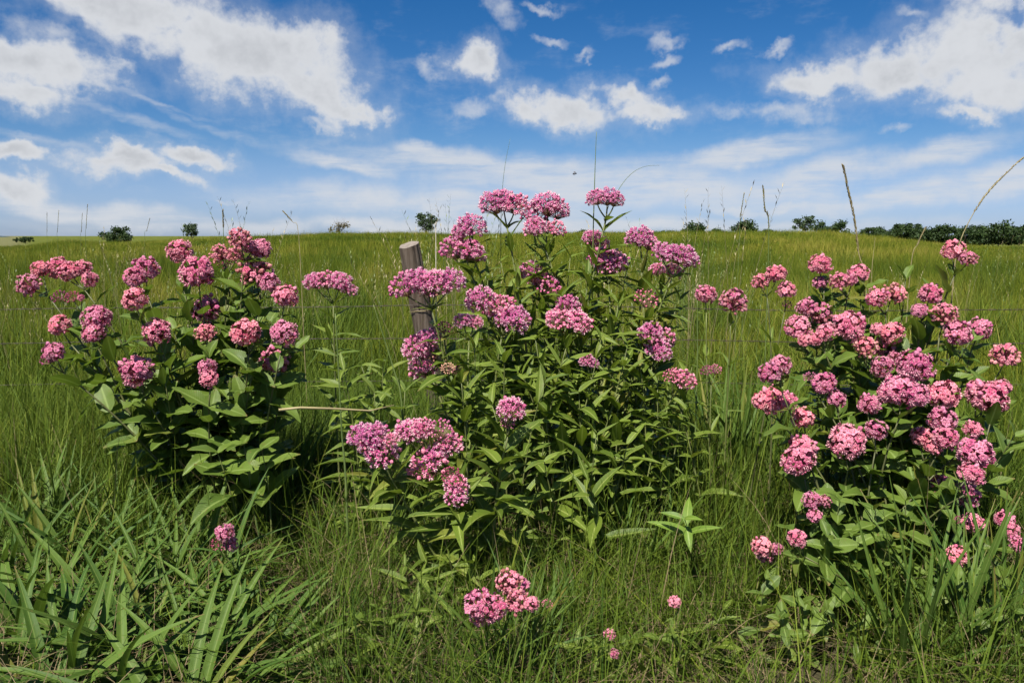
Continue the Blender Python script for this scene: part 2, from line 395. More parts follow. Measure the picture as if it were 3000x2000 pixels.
def clump(name, n, rad, h0, h1, w, lean, curve, segs, mat, flop=0., seed=0):
    r = np.random.default_rng(seed); a = r.uniform(0, 2*np.pi, n); rr = rad*np.sqrt(r.uniform(0, 1, n))
    return blades(name, np.stack([rr*np.cos(a), rr*np.sin(a), np.full(n, -.03)], 1), r.uniform(h0, h1, n), w, lean, curve, segs, mat, flop, r)
def scatter(name, pts, rot, scl, idx, meshes, label, cat):
    """one object: points carrying instanced clumps through geometry nodes"""
    me = bpy.data.meshes.new(name); me.vertices.add(len(pts)); me.vertices.foreach_set('co', pts.astype(np.float32).ravel())
    for nm, typ, arr, key in (('rot', 'FLOAT_VECTOR', rot, 'vector'), ('scl', 'FLOAT_VECTOR', scl, 'vector'), ('idx', 'INT', idx, 'value')):
        a = me.attributes.new(nm, typ, 'POINT'); a.data.foreach_set(key, np.ascontiguousarray(arr, dtype=np.int32 if typ == 'INT' else np.float32).ravel())
    o = obj(name, me)
    g = bpy.data.node_groups.new(name, 'GeometryNodeTree')
    g.interface.new_socket('Geometry', in_out='INPUT', socket_type='NodeSocketGeometry'); g.interface.new_socket('Geometry', in_out='OUTPUT', socket_type='NodeSocketGeometry')
    N = g.nodes.new; L = g.links.new
    gi = N('NodeGroupInput'); go = N('NodeGroupOutput'); iop = N('GeometryNodeInstanceOnPoints'); jn = N('GeometryNodeJoinGeometry')
    for m in reversed(meshes):
        src = bpy.data.objects.new(name+'_source', m)        # never linked into the scene
        oi = N('GeometryNodeObjectInfo'); oi.inputs['Object'].default_value = src; oi.inputs['As Instance'].default_value = True
        L(oi.outputs['Geometry'], jn.inputs[0])
    L(gi.outputs[0], iop.inputs['Points']); L(jn.outputs[0], iop.inputs['Instance']); iop.inputs['Pick Instance'].default_value = True
    def na(nm, typ):
        x = N('GeometryNodeInputNamedAttribute'); x.data_type = typ; x.inputs['Name'].default_value = nm; return x.outputs['Attribute']
    e = N('FunctionNodeEulerToRotation'); L(na('rot', 'FLOAT_VECTOR'), e.inputs[0]); L(e.outputs[0], iop.inputs['Rotation'])
    L(na('scl', 'FLOAT_VECTOR'), iop.inputs['Scale']); L(na('idx', 'INT'), iop.inputs['Instance Index'])
    L(iop.outputs[0], go.inputs[0])
    md = o.modifiers.new('scatter', 'NODES'); md.node_group = g
    return tag(o, label, cat, kind='stuff')
def wedge(n, d0, d1, power=1.0, side=.72, pad=.5):
    """n random ground points in the view wedge, even per area when power = 1"""
    u = rng.uniform(0, 1, n)
    y = np.sqrt(d0**2 + u*(d1**2-d0**2)) if power == 1 else d0*(d1/d0)**u
    x = rng.uniform(-1, 1, n)*(side*y+pad)
    return x, y
def lay(x, y, smin, smax, tilt, nv, zs=None):
    n = len(x); pts = np.stack([x, y, terrain(x, y)], 1)
    rot = np.stack([rng.normal(0, tilt, n), rng.normal(0, tilt, n), rng.uniform(0, 6.283, n)], 1)
    s = rng.uniform(smin, smax, n); zz = s if zs is None else s*zs
    return pts, rot, np.stack([s, s, zz], 1), rng.integers(0, nv, n)
def pxof(x, y): return CX + F*x/y
# foreground meadow: single blades, gathered in loose tussocks
NT = 3500
tx, ty = wedge(NT, 1.55, 5.4)
bc = np.hypot((tx-.16)/.45, (ty-2.95)/.33); pxx = pxof(tx, ty)
dens = np.where(bc < 1, .15, 1.) * np.where((pxx > 650) & (pxx < 1750) & (ty < 2.3), .55, 1.) * np.where((pxx > 1750) & (ty < 2.35), .55, 1.) * np.where((pxx < 700) & (ty < 2.75), .4, 1.)
tk = rng.uniform(0, 1, NT) < dens; tx, ty = tx[tk], ty[tk]
th_ = rng.uniform(.45, 1.3, len(tx))**1.2 * (1.0 + .6*np.clip((ty-2.9)/1.2, 0, 1)) * (1 - .45*np.clip((ty-4.1)/.5, 0, 1)); tt_ = rng.uniform(0, 1, len(tx)); th_ *= np.where((pxof(tx, ty) < 700) & (ty < 2.75), .65, 1.)
th_ *= np.clip(.95+.45*np.sin(tx*2.3+1.1*np.sin(ty*3.1))*np.sin(ty*2.7+tx*1.2), .5, 1.5)
per = 36; rep_ = lambda v: np.repeat(v, per)
n_ = len(tx)*per; a_ = rng.uniform(0, 6.283, n_); q_ = .085*np.sqrt(rng.uniform(0, 1, n_))
bx, by = rep_(tx)+q_*np.cos(a_), rep_(ty)+q_*np.sin(a_)
hh = rep_(th_)*rng.uniform(.08, .42, n_)
ti = np.clip(rep_(tt_)*.45 + rng.uniform(0, .6, n_), 0, 1)
wid = np.where(rng.uniform(0, 1, n_) < .35, .0050, .0027)
me = blades('meadow_grass', np.stack([bx, by, terrain(bx, by)-.02], 1), hh, wid, .5, .8, 4, m_grass, .16, None, ti)
tag(obj('meadow_grass', me), 'fine tangled green meadow grass filling the foreground', 'grass', kind='stuff')
# tall field
tall = [clump('field_blades', 60, .16, .30, .75, .0050, .28, .42, 5, m_field, seed=40+i) for i in range(6)]
x, y = wedge(9500, 5.3, 24)
p, r_, s, i_ = lay(x, y, .7, 1.1, .08, 6)
s[:, 2] *= np.clip(.62+.02*(y-4), .6, .95)*np.clip(1+.35*np.sin(x*1.9+np.sin(y*1.3)*2)*np.sin(y*1.1+x*.7)+rng.normal(0, .18, len(x)), .45, 1.5)
scatter('field_grass', p, r_, s, i_, tall, 'tall yellow-green field grass behind the fence', 'grass')
far = [clump('far_blades', 150, .75, .25, .62, .014, .3, .4, 3, m_field, seed=60+i) for i in range(5)]
x, y = wedge(17000, 20, 112, 1, .74, 3)
k = ~((pxof(x, y) < 105) & (y > 88)); x, y = x[k], y[k]
p, r_, s, i_ = lay(x, y, .8, 1.3, .05, 5, .85); s[:, 2] *= np.clip(1+.25*np.sin(x*.31+np.sin(y*.2)*2)*np.sin(y*.17+x*.1)+rng.normal(0, .2, len(x)), .5, 1.6)
scatter('distant_grass', p, r_, s, i_, far, 'distant grass covering the rise up to the horizon', 'grass')
tus = [clump('tussock_blades', 90, .22, .35, .85, .0075, .35, .6, 5, m_grass, seed=110+i) for i in range(4)]
x, y = wedge(900, 5.4, 45, 2, .7)
p, r_, s, i_ = lay(x, y, .6, 1.25, .1, 4); s[:, 2] *= .85
scatter('grass_tussocks', p, r_, s, i_, tus, 'coarser darker green tussocks dotted over the field', 'grass')
# seeding stalks that break the skyline
def culm_clump(seed):
    r = random.Random(seed); b = MB()
    for k in range(5):
        x0, y0 = r.uniform(-.15, .15), r.uniform(-.15, .15); h = r.uniform(.75, 1.15); ph = r.uniform(0, 6.28); ln_ = r.uniform(.05, .3)
        pts = [Vector((x0+math.cos(ph)*ln_*t*t, y0+math.sin(ph)*ln_*t*t, h*t)) for t in (0, .25, .5, .75, .9, 1)]
        b.tube(pts, [.0016, .0015, .0012, .001, .0007, .0003], 3, 0, r.random(), False)
        for q in range(10):
            t = .72+.28*q/10; a = r.uniform(0, 6.28); c = Vector((x0+math.cos(ph)*ln_*t*t, y0+math.sin(ph)*ln_*t*t, h*t))
            e = c + Vector((math.cos(a)*.02, math.sin(a)*.02, .03)); w = Vector((-math.sin(a), math.cos(a), 0))*.0025
            b.add([c, (c+e)/2+w, e, (c+e)/2-w], [(0, 1, 2, 3)], 0, r.random())
    return b.mesh('culms', [m_stalk_g if seed % 2 else m_stalk])
culm = [culm_clump(i) for i in range(4)]
x, y = wedge(130, 5.2, 16, 2, .68)
x2 = np.concatenate([rng.uniform(880, 1110, 16), rng.uniform(1430, 1680, 26), rng.uniform(100, 700, 5)]); y2 = rng.uniform(5.4, 11, len(x2)); x = np.concatenate([x, (x2-CX)/F*y2]); y = np.concatenate([y, y2])
p, r_, s, i_ = lay(x, y, .7, 1.05, .06, 4); s[-len(x2):] *= rng.uniform(1.15, 1.5, (len(x2), 1))
scatter('seeding_grass', p, r_, s, i_, culm, 'scattered thin seeding grass stalks rising over the field', 'grass')
# dry thatch near the camera
tx, ty = wedge(13000, 2.75, 4.9)
ph_ = np.sin(tx*3.1+np.sin(ty*2.3))*np.sin(ty*2.9+tx); tk = (rng.uniform(-1, 1, len(tx)) < ph_+.25) & (np.hypot((tx-.16)/.5, (ty-2.95)/.35) > 1); tx, ty = tx[tk], ty[tk]
me = blades('tall_grass', np.stack([tx, ty, terrain(tx, ty)-.02], 1), rng.uniform(.28, .68, len(tx))*(1-.3*np.clip((ty-4.1)/.5, 0, 1)), .0062, .3, .5, 6, m_grass, .08)
tag(obj('tall_grass', me), 'taller upright grass growing between and behind the milkweed clumps', 'grass', kind='stuff')
tx, ty = wedge(6000, 1.65, 2.9)
tk = ((pxof(tx, ty) > 680) | (ty > 2.7)) & (rng.uniform(-1, 1, len(tx)) < np.sin(tx*5.3+np.sin(ty*4))*np.sin(ty*6+tx*2)+.3); tx, ty = tx[tk], ty[tk]
me = blades('coarse_grass', np.stack([tx, ty, terrain(tx, ty)-.02], 1), rng.uniform(.14, .42, len(tx)), .0065, .5, .8, 6, m_grass, .15)
tag(obj('coarse_grass', me), 'coarse wide-bladed grass along the bottom edge', 'grass', kind='stuff')
for nm, cnt, mt_, lab in (('long_grass', 1500, m_grass, 'long loose green grass blades arching through the foreground'), ('dry_stems', 900, m_thatch, 'long dry tan grass stems leaning through the foreground')):
    tx, ty = wedge(cnt, 1.7, 4.3)
    tk = ~((pxof(tx, ty) < 700) & (ty < 2.7)); tx, ty = tx[tk], ty[tk]
    me = blades(nm, np.stack([tx, ty, terrain(tx, ty)-.02], 1), rng.uniform(.28, .62, len(tx)), .0045 if nm == 'long_grass' else .0028, .55, .75, 7, mt_, .12, None, rng.uniform(.35, 1, len(tx)))
    tag(obj(nm, me), lab, 'grass', kind='stuff')
tx, ty = wedge(12000, 1.6, 4.6)
me = blades('dry_thatch', np.stack([tx, ty, terrain(tx, ty)+rng.uniform(0, .05, len(tx))], 1), rng.uniform(.1, .28, len(tx)), .0028, 1.3, .5, 3, m_thatch, .7)
tag(obj('dry_thatch', me), 'dry brown grass thatch lying between the green blades', 'dry grass', kind='stuff')

# ------------------------------------------------------------------ leaves
def leaf_mesh(name, wid, droop, fold, twist, mat, shape='lance', n=7, wave=0.):
    """unit leaf along +X, normal +Z"""
    V = []; U = []; Fc = []
    for i in range(n+1):
        t = i/n
        if shape == 'lance': w = wid*(math.sin(math.pi*min(1, t*.97+.03)**.72))**.95
        elif shape == 'ovate': w = wid*(math.sin(math.pi*(t*.96+.03)**.85))**.65
        else: w = wid*min(1, (t*5+.35))*(1-max(0, (t-.35)/.65)**1.9)
        w = max(w, .004)
        ang = droop*t; xx = t*(1-.16*droop*droop*t); zz = -.5*droop*t*t
        tw = twist*t; wv = wave*math.sin(t*11)
        for j, s in enumerate((-1, -.5, 0, .5, 1)):
            yy = s*w*.5; z2 = abs(s)*w*.5*fold + (wv*w*s if abs(s) == 1 else 0)
            y3 = yy*math.cos(tw)-z2*math.sin(tw); z3 = yy*math.sin(tw)+z2*math.cos(tw)
            V.append((xx, y3, zz+z3)); U.append((.5+s*.5, t))
    for i in range(n):
        for j in range(4): Fc.append((i*5+j, (i+1)*5+j, (i+1)*5+j+1, i*5+j+1))
    b = MB(); b.add(V, Fc, 0, .5, U); return b.mesh(name, [mat])
lr = random.Random(3)
LV = {'lance': [leaf_mesh('lance_leaf', lr.uniform(.17, .26), lr.uniform(-.1, .75), lr.uniform(.15, .6), lr.uniform(-.5, .5), m_leaf_c, wave=lr.uniform(0, .12)) for i in range(12)],
      'ovate': [leaf_mesh('ovate_leaf', lr.uniform(.40, .52), lr.uniform(-.1, .8), lr.uniform(.15, .55), lr.uniform(-.4, .4), m_leaf_b, 'ovate', wave=lr.uniform(.02, .14)) for i in range(10)],
      'strap': [leaf_mesh('strap_leaf', lr.uniform(.055, .085), lr.uniform(.5, 1.5), lr.uniform(.2, .6), lr.uniform(-.5, .5), m_leaf_s, 'strap', 9) for i in range(14)],
      'blade': [leaf_mesh('blade_leaf', lr.uniform(.022, .036), lr.uniform(.0, .9), lr.uniform(.2, .5), lr.uniform(-.8, .8), m_leaf_s, 'strap', 9) for i in range(10)],
      'lime': [leaf_mesh('lime_leaf', lr.uniform(.22, .3), lr.uniform(.1, .7), lr.uniform(.2, .5), lr.uniform(-.3, .3), m_leaf_y) for i in range(4)]}

# ------------------------------------------------------------------ flower heads
def floret(b, c, n, s, r, reflex, pw, mp, mh, tint):
    n = n.normalized(); u = n.orthogonal().normalized(); a0 = r.uniform(0, 6.28); v = n.cross(u)
    for k in range(5):
        a = a0 + k*1.2566; d = u*math.cos(a)+v*math.sin(a); q = n.cross(d); tt = min(1, max(0, tint+r.uniform(-.25, .25)))
        tip = c + (d*1.0 + n*reflex)*s; m = c + (d*.55 + n*(reflex*.35+.12))*s
        b.add([c, m+q*pw*s, tip, m-q*pw*s, m+n*.1*s], [(0, 4, 1), (1, 4, 2), (2, 4, 3), (3, 4, 0)], mp, tt)
    for k in range(5):
        a = a0 + .628 + k*1.2566; d = u*math.cos(a)+v*math.sin(a); q = n.cross(d); h0 = c + d*.18*s
        tp = c + (d*.42 + n*.62)*s
        b.add([h0+q*.16*s, h0-q*.16*s, c+(d*.52+n*.2)*s, tp], [(0, 1, 3), (1, 2, 3), (2, 0, 3)], mh, min(1, max(0, r.uniform(.1, 1))))
def bud(b, c, n, s, mi, tint):
    n = n.normalized(); u = n.orthogonal().normalized(); v = n.cross(u)
    ring = [c + (u*math.cos(k*1.2566)+v*math.sin(k*1.2566))*s*.62 + n*s*.25 for k in range(5)]
    r2 = [c + (u*math.cos(k*1.2566+.6)+v*math.sin(k*1.2566+.6))*s*.5 + n*s*.75 for k in range(5)]
    vs = [c - n*s*.3] + ring + r2 + [c + n*s*1.15]
    fs = [(0, 1+(k+1) % 5, 1+k) for k in range(5)] + [(1+k, 1+(k+1) % 5, 6+k) for k in range(5)] + [(1+(k+1) % 5, 6+(k+1) % 5, 6+k) for k in range(5)] + [(6+k, 6+(k+1) % 5, 11) for k in range(5)]
    b.add(vs, fs, mi, tint)
def head_mesh(name, kind, seed):
    r = random.Random(seed); b = MB(); z0 = -.55
    P = {'half': (56, .20, -.4, .27, .55, 112), 'halfround': (42, .25, .1, .42, .5, 132), 'fine': (58, .21, -.45, .27, .12, 115), 'round': (44, .29, .14, .44, .10, 138), 'bud': (46, .15, 0, 0, 1., 110), 'cream': (44, .15, 0, 0, 1., 105), 'maroon': (36, .19, 0, 0, 1., 115)}[kind]
    n, fs_, reflex, pw, budp, amax = P
    mats = {'half': [m_petal, m_hood, m_bud, m_ped], 'halfround': [m_petal2, m_hood2, m_bud2, m_ped2], 'fine': [m_petal, m_hood, m_bud, m_ped], 'round': [m_petal2, m_hood2, m_bud, m_ped2], 'bud': [m_petal, m_hood, m_bud, m_ped], 'cream': [m_petal, m_hood, m_cream, m_ped], 'maroon': [m_petal2, m_hood2, m_maroon, m_ped]}[kind]
    o = Vector((0, 0, z0)); lump = [Vector((r.uniform(-1, 1), r.uniform(-1, 1), r.uniform(-.2, 1))).normalized() for q in range(3)]
    for i in range(n):
        f = (i+.5)/n; ca = 1-f*(1-math.cos(R(amax))); sa = math.sqrt(max(0, 1-ca*ca)); a = i*2.39996+seed
        d = Vector((sa*math.cos(a), sa*math.sin(a), ca)); d = (d + Vector((r.gauss(0, .1), r.gauss(0, .1), r.gauss(0, .1)))).normalized()
        rad = r.uniform(.76, .96)*(1 + .10*max(d.dot(q) for q in lump) - .05)
        c = Vector((d.x*rad, d.y*rad, d.z*rad*(.95 if kind.endswith('round') else .86)))
        nn = (d + Vector((r.gauss(0, .22), r.gauss(0, .22), r.gauss(0, .22)))).normalized()
        b.tube([o, o.lerp(c, .6)+d*.05, c], [.018, .014, .014] if not kind.endswith('round') else [.03, .028, .022], 3, 3, .5, False)
        if kind.endswith('round') and i % 2: bud(b, c*.66, nn, .2, 3, .5)  # inner core added, its maroon colour stands in for shade between florets
        if r.random() < budp: bud(b, c, nn, fs_*r.uniform(.75, 1.1), 2, r.random())
        else: floret(b, c, nn, fs_*r.uniform(.85, 1.15), r, reflex, pw, 0, 1, r.uniform(0, 1))
    b.tube([(0, 0, z0-.1), (0, 0, z0+.15)], [.05, .07], 5, 3, .5)
    return b.mesh(name, mats, False)
HV = {k: [head_mesh('flower_head_'+k, k, s0+i) for i in range(c)] for k, c, s0 in (('fine', 7, 1), ('round', 7, 30), ('bud', 3, 50), ('cream', 2, 60), ('maroon', 3, 70), ('half', 5, 80), ('halfround', 5, 90))}

# ------------------------------------------------------------------ milkweed builder
def bez(a, b, c, n):
    return [a*(1-t)**2 + b*2*t*(1-t) + c*t*t for t in [i/n for i in range(n+1)]]
def plant(name, label, cat, base, clusters, dfun, leafkind='lance', L=(.11, .16), spacing=.075, t0=.3, spread=.15, headkind='fine', stemmat=None, group=None, cap=300, seed=1, maxleaf=60, elev=(10, 45), extra=0, r0=.005, hs=1.0):
    r = random.Random(seed); root = empty(name, base); tag(root, label, cat, group); inv = Matrix.Translation(-base)
    stemmat = stemmat or m_stem; leaves = []
    def put_leaf(p, d, up, l, st, kind=leafkind):
        leaves.append((kind, p, d, up, l, st))
    stems = []
    for cl in clusters:
        pts = []; dj = r.gauss(0, .06)
        for h in cl:
            px, py, rp = h[:3]; d = dfun(px, py) + dj + r.gauss(0, .02); kind = h[3] if len(h) > 3 else headkind
            if len(h) == 3 and r.random() < .17: kind = {'fine': 'half', 'round': 'halfround'}[headkind]
            pts.append((at(px, py, d), rp*d/F*hs, kind))
        C = sum((q[0] for q in pts), Vector())/len(pts); rm = sum(q[1] for q in pts)/len(pts)
        out = Vector((C.x-base.x, C.y-base.y, 0))
        Nn = C - Vector((0, 0, rm*1.05 + .028)) - out*.06
        a = r.uniform(0, 6.28); bb = base + Vector((math.cos(a)*spread*r.random(), math.sin(a)*spread*r.random()*.7, 0)) + out*.12
        bb.z = gz_(bb.x, bb.y) - .02
        hgt = max(Nn.z - bb.z, .05)
        ctrl = bb + Vector((out.x*.42+r.uniform(-.05, .05), out.y*.42+r.uniform(-.05, .05), hgt*.62))
        path = bez(bb, ctrl, Nn, 10); heads = []
        b = MB(); b.tube(path, [r0*(1-.5*i/10)*(1.15 if i < 2 else 1) for i in range(11)], 6)
        for (p, rad, kind) in pts:
            up = Vector((r.gauss(0, .22), r.gauss(-.28, .2), 1)).normalized()
            up = (up + (p-Nn).normalized()*.35 + out.normalized()*.12).normalized() if out.length > 1e-3 else up
            foot = p - up*rad*.6
            mid = (Nn+foot)/2 + Vector((p.x-Nn.x, p.y-Nn.y, 0))*.18
            b.tube(bez(Nn, mid, foot, 4), [r0*.6, r0*.5, r0*.46, r0*.42, r0*.4], 5)
            xx = up.orthogonal(); xx = Matrix.Rotation(r.uniform(0, 6.28), 3, up) @ xx
            heads.append((r.choice(HV[kind]), frame(p, xx, up, (rad*1.06, rad*1.06, rad*r.uniform(.95, 1.15)))))
        st = obj('stem', b.mesh('stem', [stemmat]), root, inv); stems.append((path, st))
        for (hm_, hM) in heads: obj('flower_head', hm_, st, hM)
        # opposite leaf pairs
        seg = sum((path[i+1]-path[i]).length for i in range(10)); k = max(2, int(seg*(1-t0)/spacing)); ph = r.uniform(0, 6.28); cnt = 0
        for i in range(k+1):
            t = t0 + (1-t0)*(i/k)*.985; q = min(int(t*10), 9); p = path[q].lerp(path[q+1], t*10-q); T = (path[min(q+1, 10)]-path[q]).normalized()
            ph += 1.5708 + r.gauss(0, .25)
            X1 = T.orthogonal().normalized(); Y1 = T.cross(X1)
            for s in (0, math.pi):
                a = ph + s + r.gauss(0, .2); rd = X1*math.cos(a) + Y1*math.sin(a)
                e = R(r.uniform(*elev)) * (.6+.7*t); d = (rd*math.cos(e) + T*math.sin(e) + Vector((0, 0, r.uniform(-.15, .1)))).normalized()
                l = r.uniform(*L)*(1 if t < .86 else 1.0-.4*(t-.86)/.14)
                put_leaf(p, d, T + Vector((0, -.25, .4)), l, st)
    for k in range(extra):
        path, st = r.choice(stems); t = r.uniform(.12, .9); q = min(int(t*10), 9); p = path[q].lerp(path[q+1], t*10-q); a = r.uniform(0, 6.28)
        put_leaf(p, Vector((math.cos(a), math.sin(a)*.8-.2, r.uniform(-.1, .7))), Vector((r.gauss(0, .2), -.3, 1)), r.uniform(*L)*1.1, st)
    r.shuffle(leaves)
    for (kind, p, d, up, l, st) in leaves[:cap]:
        obj('leaf', r.choice(LV[kind]), st, frame(p, d, up, (l, l*r.uniform(.85, 1.2), l)))
    return root
def gp(px, d):
    x = (px-CX)/F*d*1.0; return Vector((x, d, gz_(x, d)))
# centre, the tall back stems
CB = [[(1137,470,34),(1182,472,34),(1160,462,30)], [(1228,498,30),(1258,474,36),(1282,488,26)], [(1230,525,26),(1275,527,24)],
      [(1370,457,24),(1395,455,26),(1412,462,22)], [(1083,520,32),(1058,535,24)], [(1045,575,32),(1078,580,34),(1095,590,22)],
      [(1215,625,28),(1240,645,28),(1262,660,26)], [(1360,548,22),(1378,562,22)], [(1385,595,32),(1412,600,30),(1400,618,26)],
      [(1470,548,32),(1492,562,22)], [(1525,580,26),(1560,588,34),(1580,598,24)], [(1510,622,18),(1545,625,22)],
      [(1485,690,26,'bud')], [(1495,765,28),(1522,778,28),(1512,806,30)], [(1305,702,28),(1285,738,32),(1330,742,32),(1275,728,20)],
      [(1102,690,34),(1145,708,36),(1185,735,34),(1160,730,28)], [(1348,828,18),(1360,836,15)], [(1545,865,20,'bud'),(1568,874,28)]]
CB1 = [CB[i] for i in (0, 1, 2, 4, 5, 6, 15, 14)]; CB2 = [CB[i] for i in (3, 7, 8, 9, 10, 11, 12, 13, 16, 17)]
plant('milkweed_plant', 'tallest bushy milkweed in the centre, flat pink clusters above the horizon right of the post', 'milkweed', gp(1240, 3.1), CB1,
      lambda x, y: 3.25 - max(0, y-600)*.0011, 'lance', (.12, .19), .055, .35, .16, 'fine', extra=25, seed=4, hs=1.05, r0=.0068)
plant('milkweed_plant', 'right half of the centre milkweed with one high head beside a straight green stalk', 'milkweed', gp(1400, 3.1), CB2,
      lambda x, y: 3.25 - max(0, y-600)*.0011, 'lance', (.12, .19), .055, .35, .18, 'fine', extra=25, seed=5, hs=1.05, r0=.0065)
# centre-left stem in front of the post
CL = [[(932,660,34),(965,645,32),(1000,655,38),(1035,645,32),(985,668,26,'cream')], [(985,782,30),(955,800,32),(985,812,26),(975,845,36),(1005,825,22,'cream')],
      [(1028,848,16,'cream'),(1045,850,17,'bud')], [(1018,755,18,'maroon')], [(1065,738,22),(1088,742,20)]]
plant('milkweed_plant', 'milkweed with pink flowers standing right in front of the fence post', 'milkweed', gp(1085, 2.9), CL,
      lambda x, y: 2.95, 'lance', (.12, .18), .07, .25, .1, 'fine', seed=9, extra=8, hs=1.05, r0=.0065)
# centre front, low heads
CF = [[(832,1005,34),(862,1000,34),(878,1042,38),(850,1025,28),(900,1010,18)], [(942,992,36),(970,985,26),(1012,990,30,'bud'),(1035,1020,30),(990,1018,24,'cream'),(985,1068,44),(1000,1045,26)],
      [(1050,1112,28),(1048,1138,28),(1035,1090,20,'maroon')], [(1175,942,32),(1165,972,17,'bud')]]
plant('milkweed_plant', 'low front milkweed with drooping pink clusters nearest the lens in the centre', 'milkweed', gp(1120, 2.55), CF,
      lambda x, y: 2.5 if y < 1085 else 2.36, 'lance', (.14, .21), .06, .32, .2, 'fine', seed=12, extra=30, hs=1.05, r0=.006)
# leafy flowerless shoots at the foot of the centre clump
def shoots(name, label, cat, base, tops, kind, L, spacing, seed, t0=.15, r0=.004, elev=(0, 40), mat=None, cap=300):
    r = random.Random(seed); root = empty(name, base); tag(root, label, cat); inv = Matrix.Translation(-base); n = 0
    for T_ in tops:
        bb = base + Vector((r.gauss(0, .06), r.gauss(0, .05), 0)) + Vector((T_.x-base.x, T_.y-base.y, 0))*.35; bb.z = gz_(bb.x, bb.y)-.02
        path = bez(bb, bb.lerp(T_, .5) + Vector((r.gauss(0, .03), r.gauss(0, .03), .05)), T_, 10)
        b = MB(); b.tube(path, [r0*(1-.6*i/10) for i in range(11)], 6); st = obj('stem', b.mesh('stem', [mat or m_stem]), root, inv)
        seg = sum((path[i+1]-path[i]).length for i in range(10)); k = max(2, int(seg*(1-t0)/spacing)); ph = r.uniform(0, 6.28)
        for i in range(k+1):
            t = t0 + (1-t0)*i/k; q = min(int(t*10), 9); p = path[q].lerp(path[q+1], t*10-q); T = (path[q+1]-path[q]).normalized(); ph += 1.57+r.gauss(0, .2)
            X1 = T.orthogonal().normalized(); Y1 = T.cross(X1)
            for s in (0, math.pi):
                if n >= cap: continue
                a = ph+s+r.gauss(0, .2); e = R(r.uniform(*elev))*(.5+t); d = X1*math.cos(a)*math.cos(e)+Y1*math.sin(a)*math.cos(e)+T*math.sin(e)
                l = r.uniform(*L)*(1 if t < .75 else 1-.4*(t-.75)/.25); n += 1
                obj('leaf', r.choice(LV[kind]), st, frame(p, d, T+Vector((0, -.3, .3)), (l, l*r.uniform(.85, 1.2), l)))
    return root
shoots('milkweed_plant', 'flowerless leafy milkweed shoots at the foot of the tall centre clump', 'milkweed', gp(1360, 2.75),
       [at(1290, 1010, 2.8), at(1370, 1000, 2.75), at(1440, 1020, 2.8), at(1500, 980, 2.9), at(1250, 1060, 2.65), at(1350, 1100, 2.55), at(1420, 900, 2.95), at(1200, 860, 2.95), at(1130, 930, 2.8), at(1330, 900, 2.9)], 'lance', (.15, .22), .07, 21, t0=.42, elev=(0, 50))
shoots('milkweed_plant', 'upper leafy shoots among the tall centre flower stems', 'milkweed', gp(1290, 3.15),
       [at(1150, 600, 3.2), at(1230, 570, 3.25), at(1310, 590, 3.2), at(1350, 640, 3.15), at(1440, 620, 3.2), at(1510, 650, 3.2), at(1190, 660, 3.1), at(1290, 680, 3.1), at(1420, 700, 3.1), at(1560, 690, 3.2), at(1120, 640, 3.2)], 'lance', (.11, .17), .075, 24, t0=.42, elev=(10, 55))
shoots('milkweed_plant', 'leafy middle shoots between the centre flowers and the fence post', 'milkweed', gp(1180, 2.85),
       [at(1090, 800, 2.9), at(1160, 790, 2.85), at(1230, 780, 2.9), at(1300, 800, 2.9), at(1380, 780, 2.95), at(1440, 800, 2.95), at(1060, 880, 2.8), at(1250, 880, 2.75)], 'lance', (.13, .2), .07, 25, t0=.45, elev=(5, 50))
shoots('milkweed_plant', 'leafy inner shoots of the left milkweed clump', 'milkweed', gp(500, 3.15),
       [at(330, 720, 3.2), at(420, 660, 3.2), at(400, 760, 3.1), at(520, 640, 3.2), at(540, 700, 3.15), at(600, 660, 3.2), at(620, 740, 3.15), at(480, 820, 3.0), at(380, 880, 2.95), at(580, 860, 2.95), at(300, 830, 3.0), at(680, 800, 3.1)], 'ovate', (.09, .15), .075, 26, t0=.35, elev=(10, 55), mat=m_stem_d)
shoots('milkweed_plant', 'leafy inner shoots of the right milkweed clump', 'milkweed', gp(2080, 2.85),
       [at(1900, 680, 2.95), at(1990, 660, 2.95), at(2080, 640, 2.95), at(2130, 730, 2.9), at(2230, 780, 2.85), at(1960, 800, 2.8), at(2190, 850, 2.75), at(1900, 860, 2.75), at(2060, 790, 2.85), at(2290, 900, 2.7), at(2330, 1000, 2.5)], 'ovate', (.09, .14), .075, 27, t0=.35, elev=(10, 55), mat=m_stem_d)
shoots('milkweed_plant', 'slender flowerless milkweed shoots left of the fence post', 'milkweed', gp(800, 3.0),
       [at(830, 840, 3.0), at(880, 830, 3.1), at(790, 850, 2.9), at(930, 900, 2.9), at(860, 900, 2.85), at(760, 780, 3.0)], 'lance', (.12, .18), .07, 22)
shoots('milkweed_plant', 'flowerless milkweed shoots below the centre at the right, long leaves', 'milkweed', gp(1560, 2.9),
       [at(1560, 930, 2.95), at(1590, 840, 3.0), at(1510, 880, 3.0), at(1470, 840, 3.0)], 'lance', (.12, .18), .07, 23)
plant('milkweed_plant', 'single milkweed stem with one flat pink cluster left of the fence post', 'milkweed', gp(772, 3.2),
      [[(722,648,26),(750,648,30),(780,650,28),(802,666,20)]], lambda x, y: 3.2, 'lance', (.11, .15), .07, .2, .02, 'fine', seed=31)
plant('milkweed_plant', 'two thin milkweed stems with round pink heads between centre and right plants', 'milkweed', gp(1650, 3.05),
      [[(1622,677,23)], [(1682,693,30)], [(1625,852,15,'maroon'),(1643,850,16,'bud')]], lambda x, y: 3.05, 'lance', (.07, .11), .16, .35, .06, 'round', seed=32, r0=.0038)

